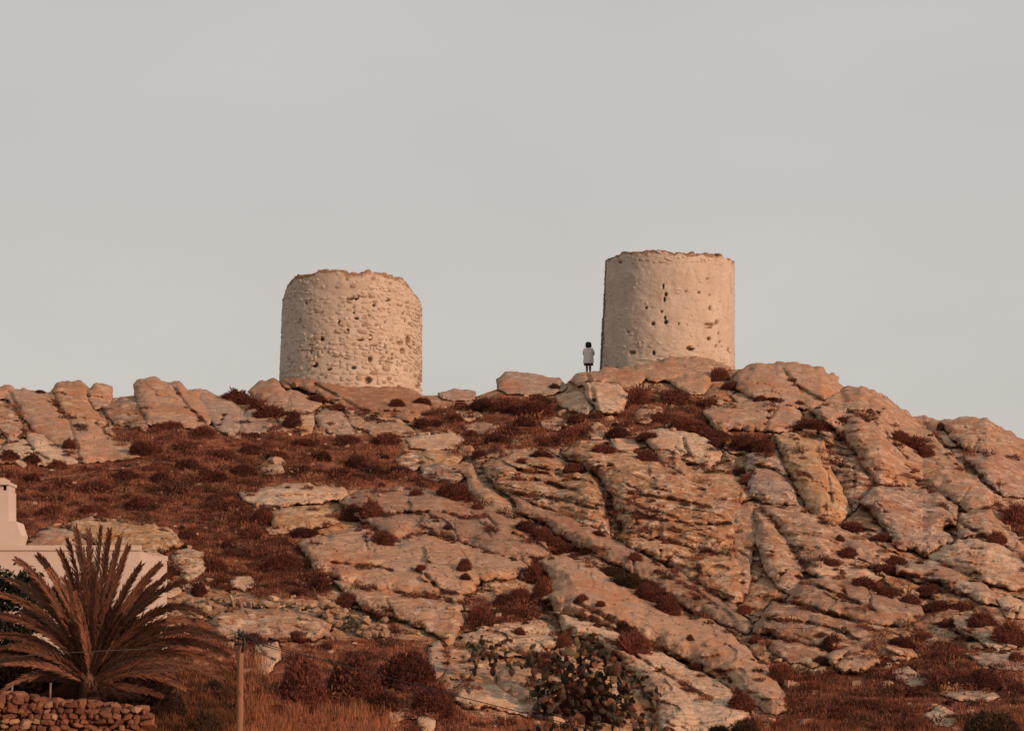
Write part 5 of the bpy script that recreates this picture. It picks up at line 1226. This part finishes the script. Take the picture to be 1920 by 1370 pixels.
def build_stakes():
    m = mat_plain('old_iron', (0.22, 0.15, 0.11), rough=0.7)
    for x, lab in ((22, 'thin rusty stake standing on the field stone wall at the left edge'), (94, 'thin rusty stake standing on the field stone wall under the palm')):
        a = P(x, 1305, 65.35); b = P(x + 1, 1282, 65.35); mb = MB(); mb.tube([(0, 0, -0.1), tuple(b - a)], 0.022, 7); mb.tube([tuple(b - a), tuple(b - a + np.array([0, 0, 0.03]))], 0.03, 7)
        o = link('stake', mb.mesh('stake'), m, None, a.tolist()); tag(o, lab, 'stake', 'stakes on the field stone wall')

def build_path():
    ln = np.array(pts("60,903 110,893 150,889 200,880 250,874 300,868 345,866")); xs = np.linspace(60, 345, 90); yc = np.interp(xs, ln[:, 0], ln[:, 1]) + 1.6 * np.sin(xs / 17); v, f = [], []
    for k, (x, y) in enumerate(zip(xs, yc)):
        for d in (-1.3, 1.3): v.append(P(x, y + d, float(surf(x, y + d)) - 0.12))
        if k: f.append((2 * k - 2, 2 * k - 1, 2 * k + 1, 2 * k))
    v = np.array(v); lo = v.copy(); lo[:, 2] -= 0.15; lo[:, 1] += 0.1
    o = link('footpath', make_mesh('footpath', v, np.array(f)), mat_plain('trodden_earth', (0.30, 0.17, 0.105), scale=2)); tag(o, 'faint trodden footpath crossing the scrub hollow', kind='structure')

def build_person():
    px, foot = 1103.5, 704; Y = 155.6; org = P(px, foot, Y); H = 1.64
    root = empty('person', org.tolist(), 'woman with dark bobbed hair and loose white shirt standing with her back to us', 'person')
    root.scale = (1.1, 1.1, 1.1)
    skin = mat_plain('skin', (0.22, 0.095, 0.065), rough=0.6, vary=0.1, bump=0); shirt = mat_plain('white_cotton', (0.66, 0.61, 0.60), vary=0.12, scale=9, bump=0.01); dark = mat_plain('dark_cloth', (0.06, 0.028, 0.025), vary=0.2); hairm = mat_plain('black_hair', (0.008, 0.007, 0.006), rough=0.5, vary=0.3, scale=40)
    # body: joints, radii, grown into one skin (she looks along +y, weight on both feet)
    J = {'pelvis': (0, 0, .86, .125), 'spine': (0, .01, 1.05, .115), 'chest': (0, .0, 1.25, .12), 'neck': (0, .0, 1.39, .05), 'head0': (0, .01, 1.47, .075), 'head': (0, .015, 1.55, .085),
         'hl': (-.085, 0, .80, .085), 'kl': (-.08, .015, .46, .066), 'cl': (-.08, -.01, .33, .064), 'al': (-.075, -.015, .09, .040), 'tl': (-.075, .12, .03, .028),
         'hr': (.085, 0, .80, .085), 'kr': (.075, .02, .46, .066), 'cr': (.075, -.005, .33, .064), 'ar': (.07, -.01, .09, .040), 'tr': (.075, .125, .03, .028),
         'sl': (-.165, 0, 1.31, .052), 'el': (-.20, .08, 1.08, .038), 'wl': (-.08, .26, 1.20, .026), 'sr': (.165, 0, 1.31, .052), 'er': (.235, .06, 1.08, .038), 'wr': (.10, .26, 1.22, .026), 'pl': (-.05, .31, 1.24, .028), 'pr': (.07, .31, 1.26, .028)}
    E = [('pelvis', 'spine'), ('spine', 'chest'), ('chest', 'neck'), ('neck', 'head0'), ('head0', 'head'), ('pelvis', 'hl'), ('hl', 'kl'), ('kl', 'cl'), ('cl', 'al'), ('al', 'tl'), ('pelvis', 'hr'), ('hr', 'kr'), ('kr', 'cr'), ('cr', 'ar'), ('ar', 'tr'),
         ('chest', 'sl'), ('sl', 'el'), ('el', 'wl'), ('wl', 'pl'), ('chest', 'sr'), ('sr', 'er'), ('er', 'wr'), ('wr', 'pr')]
    for sd, pal in ((-1, 'pl'), (1, 'pr')):
        x, y, z, _ = J[pal]
        for k, (dx, dz, ln) in enumerate(((-.024, .035, .065), (-.008, .05, .075), (.010, .05, .07), (.024, .04, .055))):
            J[f'f{pal}{k}a'] = (x + dx, y + .03, z + dz * .5, .009); J[f'f{pal}{k}b'] = (x + dx - sd * .01, y + .03 + ln * .5, z + dz, .008); J[f'f{pal}{k}c'] = (x + dx - sd * .03, y + .02 + ln * .6, z + dz + .02, .007)
            E += [(pal, f'f{pal}{k}a'), (f'f{pal}{k}a', f'f{pal}{k}b'), (f'f{pal}{k}b', f'f{pal}{k}c')]
        J[f't{pal}a'] = (x - sd * .035, y + .0, z + .02, .010); J[f't{pal}b'] = (x - sd * .05, y + .03, z + .045, .008); E += [(pal, f't{pal}a'), (f't{pal}a', f't{pal}b')]
    names = list(J); me = bpy.data.meshes.new('body'); me.from_pydata([J[n][:3] for n in names], [(names.index(a), names.index(b)) for a, b in E], [])
    tmp = bpy.data.objects.new('body_tmp', me); col.objects.link(tmp); tmp.modifiers.new('skin', 'SKIN')
    for k, n in enumerate(names):
        sv = me.skin_vertices[0].data[k]; sv.radius = (J[n][3], J[n][3]); sv.use_root = (n == 'pelvis')
    sb = tmp.modifiers.new('sub', 'SUBSURF'); sb.levels = 2; sb.render_levels = 2
    dg = bpy.context.evaluated_depsgraph_get(); bm_ = bpy.data.meshes.new_from_object(tmp.evaluated_get(dg)); bpy.data.objects.remove(tmp)
    bm_.name = 'body'
    for pl in bm_.polygons: pl.use_smooth = True
    bm_.materials.clear(); link('body', bm_, skin, root)
    def loft(rings, n=20, close_top=False, seed=0, folds=0.0):
        mb = MB(); v = []; th = np.arange(n) / n * 2 * math.pi
        for k, (x, y, z, rx, ry) in enumerate(rings):
            w_ = 1 + folds * np.sin(th * 5 + k * 0.5 + seed) * (k / len(rings)); v.append(np.stack([x + np.cos(th) * rx * w_, y + np.sin(th) * ry * w_, np.full(n, z)], 1))
        f = np.array([(k * n + j, (k + 1) * n + j, (k + 1) * n + (j + 1) % n, k * n + (j + 1) % n) for k in range(len(rings) - 1) for j in range(n)])
        fs = [f] + ([np.array([list(range(n))])] if close_top else []); mb.add(np.concatenate(v), fs); return mb
    mb = loft([(0, 0, 1.385, .07, .07), (0, 0, 1.36, .15, .10), (0, 0, 1.30, .225, .135), (0, 0, 1.2, .235, .155), (0, 0, 1.08, .235, .16), (0, 0, .95, .24, .17), (0, -.005, .82, .25, .18), (0, -.01, .70, .255, .185), (0, -.01, .60, .25, .185)], folds=0.05)
    for s_, (e, w_) in ((-1, ((-.205, .08, 1.07), (-.12, .2, 1.15))), (1, ((.245, .06, 1.07), (.14, .2, 1.16)))):
        mb.tube([(s_ * .14, 0, 1.33), (s_ * .18, .02, 1.24), ((s_ * .18 + e[0]) / 2 + s_ * .015, .05, 1.15), e, w_], [.07, .085, .08, .075, .065], 12)
    link('shirt', mb.mesh('shirt'), shirt, root)
    mb = loft([(0, 0, .80, .20, .15), (0, 0, .68, .22, .16), (0, 0, .56, .235, .17), (0, 0, .50, .235, .17)], folds=0.04); link('skirt', mb.mesh('skirt'), dark, root)
    # bobbed hair: a lumpy cap wider at the jaw, open towards the face
    n, m = 18, 10; v = []
    for k in range(m + 1):
        t = k / m; el = math.pi / 2 - t * math.pi * 0.78; rx = .148 * math.cos(el) ** 0.8 if math.cos(el) > 0 else 0; z = 1.545 + .125 * math.sin(el)
        if t > 0.5: rx = .155 - 0.01 * (t - .5); z = 1.545 - (t - .5) * .30
        for j in range(n):
            a = j / n * 2 * math.pi; fr = 0.72 if (math.sin(a) > 0.5 and t > 0.35) else 1.0; lum = 1 + .04 * math.sin(a * 7 + k)
            v.append((math.cos(a) * rx * lum, .0 + math.sin(a) * rx * 1.02 * fr * lum, z))
    f = np.array([(k * n + j, (k + 1) * n + j, (k + 1) * n + (j + 1) % n, k * n + (j + 1) % n) for k in range(m) for j in range(n)]); mb = MB(); mb.add(v, [f, np.array([[m * n + j for j in range(n)][::-1]])]); link('hair', mb.mesh('hair'), hairm, root)
    # face, turned away from the camera
    mb = MB(); mb.tube([(0, .095, 1.55), (0, .118, 1.515), (0, .095, 1.505)], [.010, .016, .012], 8); link('nose', mb.mesh('nose'), skin, root)
    for x in (-.032, .032):
        mb = MB(); mb.tube([(x - .012, .088, 1.555), (x, .096, 1.556), (x + .012, .088, 1.555)], [.006, .010, .006], 8); link('eye', mb.mesh('eye'), dark, root)
    mb = MB(); mb.tube([(-.022, .088, 1.48), (0, .098, 1.478), (.022, .088, 1.48)], [.004, .008, .004], 8); link('mouth', mb.mesh('mouth'), mat_plain('lips', (0.30, 0.09, 0.07)), root)

def build_loose_stones():
    r = np.random.default_rng(41); mb = MB(); X = []
    for p, n in zip(SOIL_POLYS, (260, 230, 200, 160, 20, 10)):
        b = np.array(p); q = np.stack([r.uniform(max(-20, b[:, 0].min()), min(1940, b[:, 0].max()), n), r.uniform(b[:, 1].min(), min(1385, b[:, 1].max()), n)], 1); X.append(q[sdf(p, q) > -10])
    X = np.concatenate(X); X = X[(X[:, 1] > ridge_py(X[:, 0]) + 12)]; Y = surf(X[:, 0], X[:, 1])
    for k, (x, y) in enumerate(X):
        if Y[k] > 300: continue
        v, f = STONE_V[k % 8]; s = r.gamma(2.0, 0.075) + 0.06; v = v * np.array([s, s * 0.8, s * r.uniform(0.4, 0.8)]); a = r.uniform(0, 6.28); ca, sa = math.cos(a), math.sin(a)
        v = np.stack([v[:, 0] * ca - v[:, 1] * sa, v[:, 0] * sa + v[:, 1] * ca, v[:, 2] + 0.2 * v[:, 0]], 1); c = np.array((0.48, 0.32, 0.21) if r.uniform() < 0.6 else (0.33, 0.20, 0.13)) * r.uniform(0.8, 1.15); mb.add(v + P(x, y, Y[k] - 0.05), f, c)
    o = link('loose_stones', mb.mesh('loose_stones', False), mat_plain('loose_stone', (1, 1, 1), vary=0.25, scale=5, tint=True)); tag(o, 'pale loose stones scattered in the dry scrub', kind='stuff')
# ------------------------------------------------------------------ build
build_rocks()
build_hill()
build_ground()
finish_surface()
build_towers()
build_terrace(); build_house(); build_walls(); build_pole(); build_stakes(); build_path()
build_person(); build_loose_stones()
build_shrubs(); build_grasses(); build_palm(); build_cactus(); build_shade_bushes(); build_leafy()
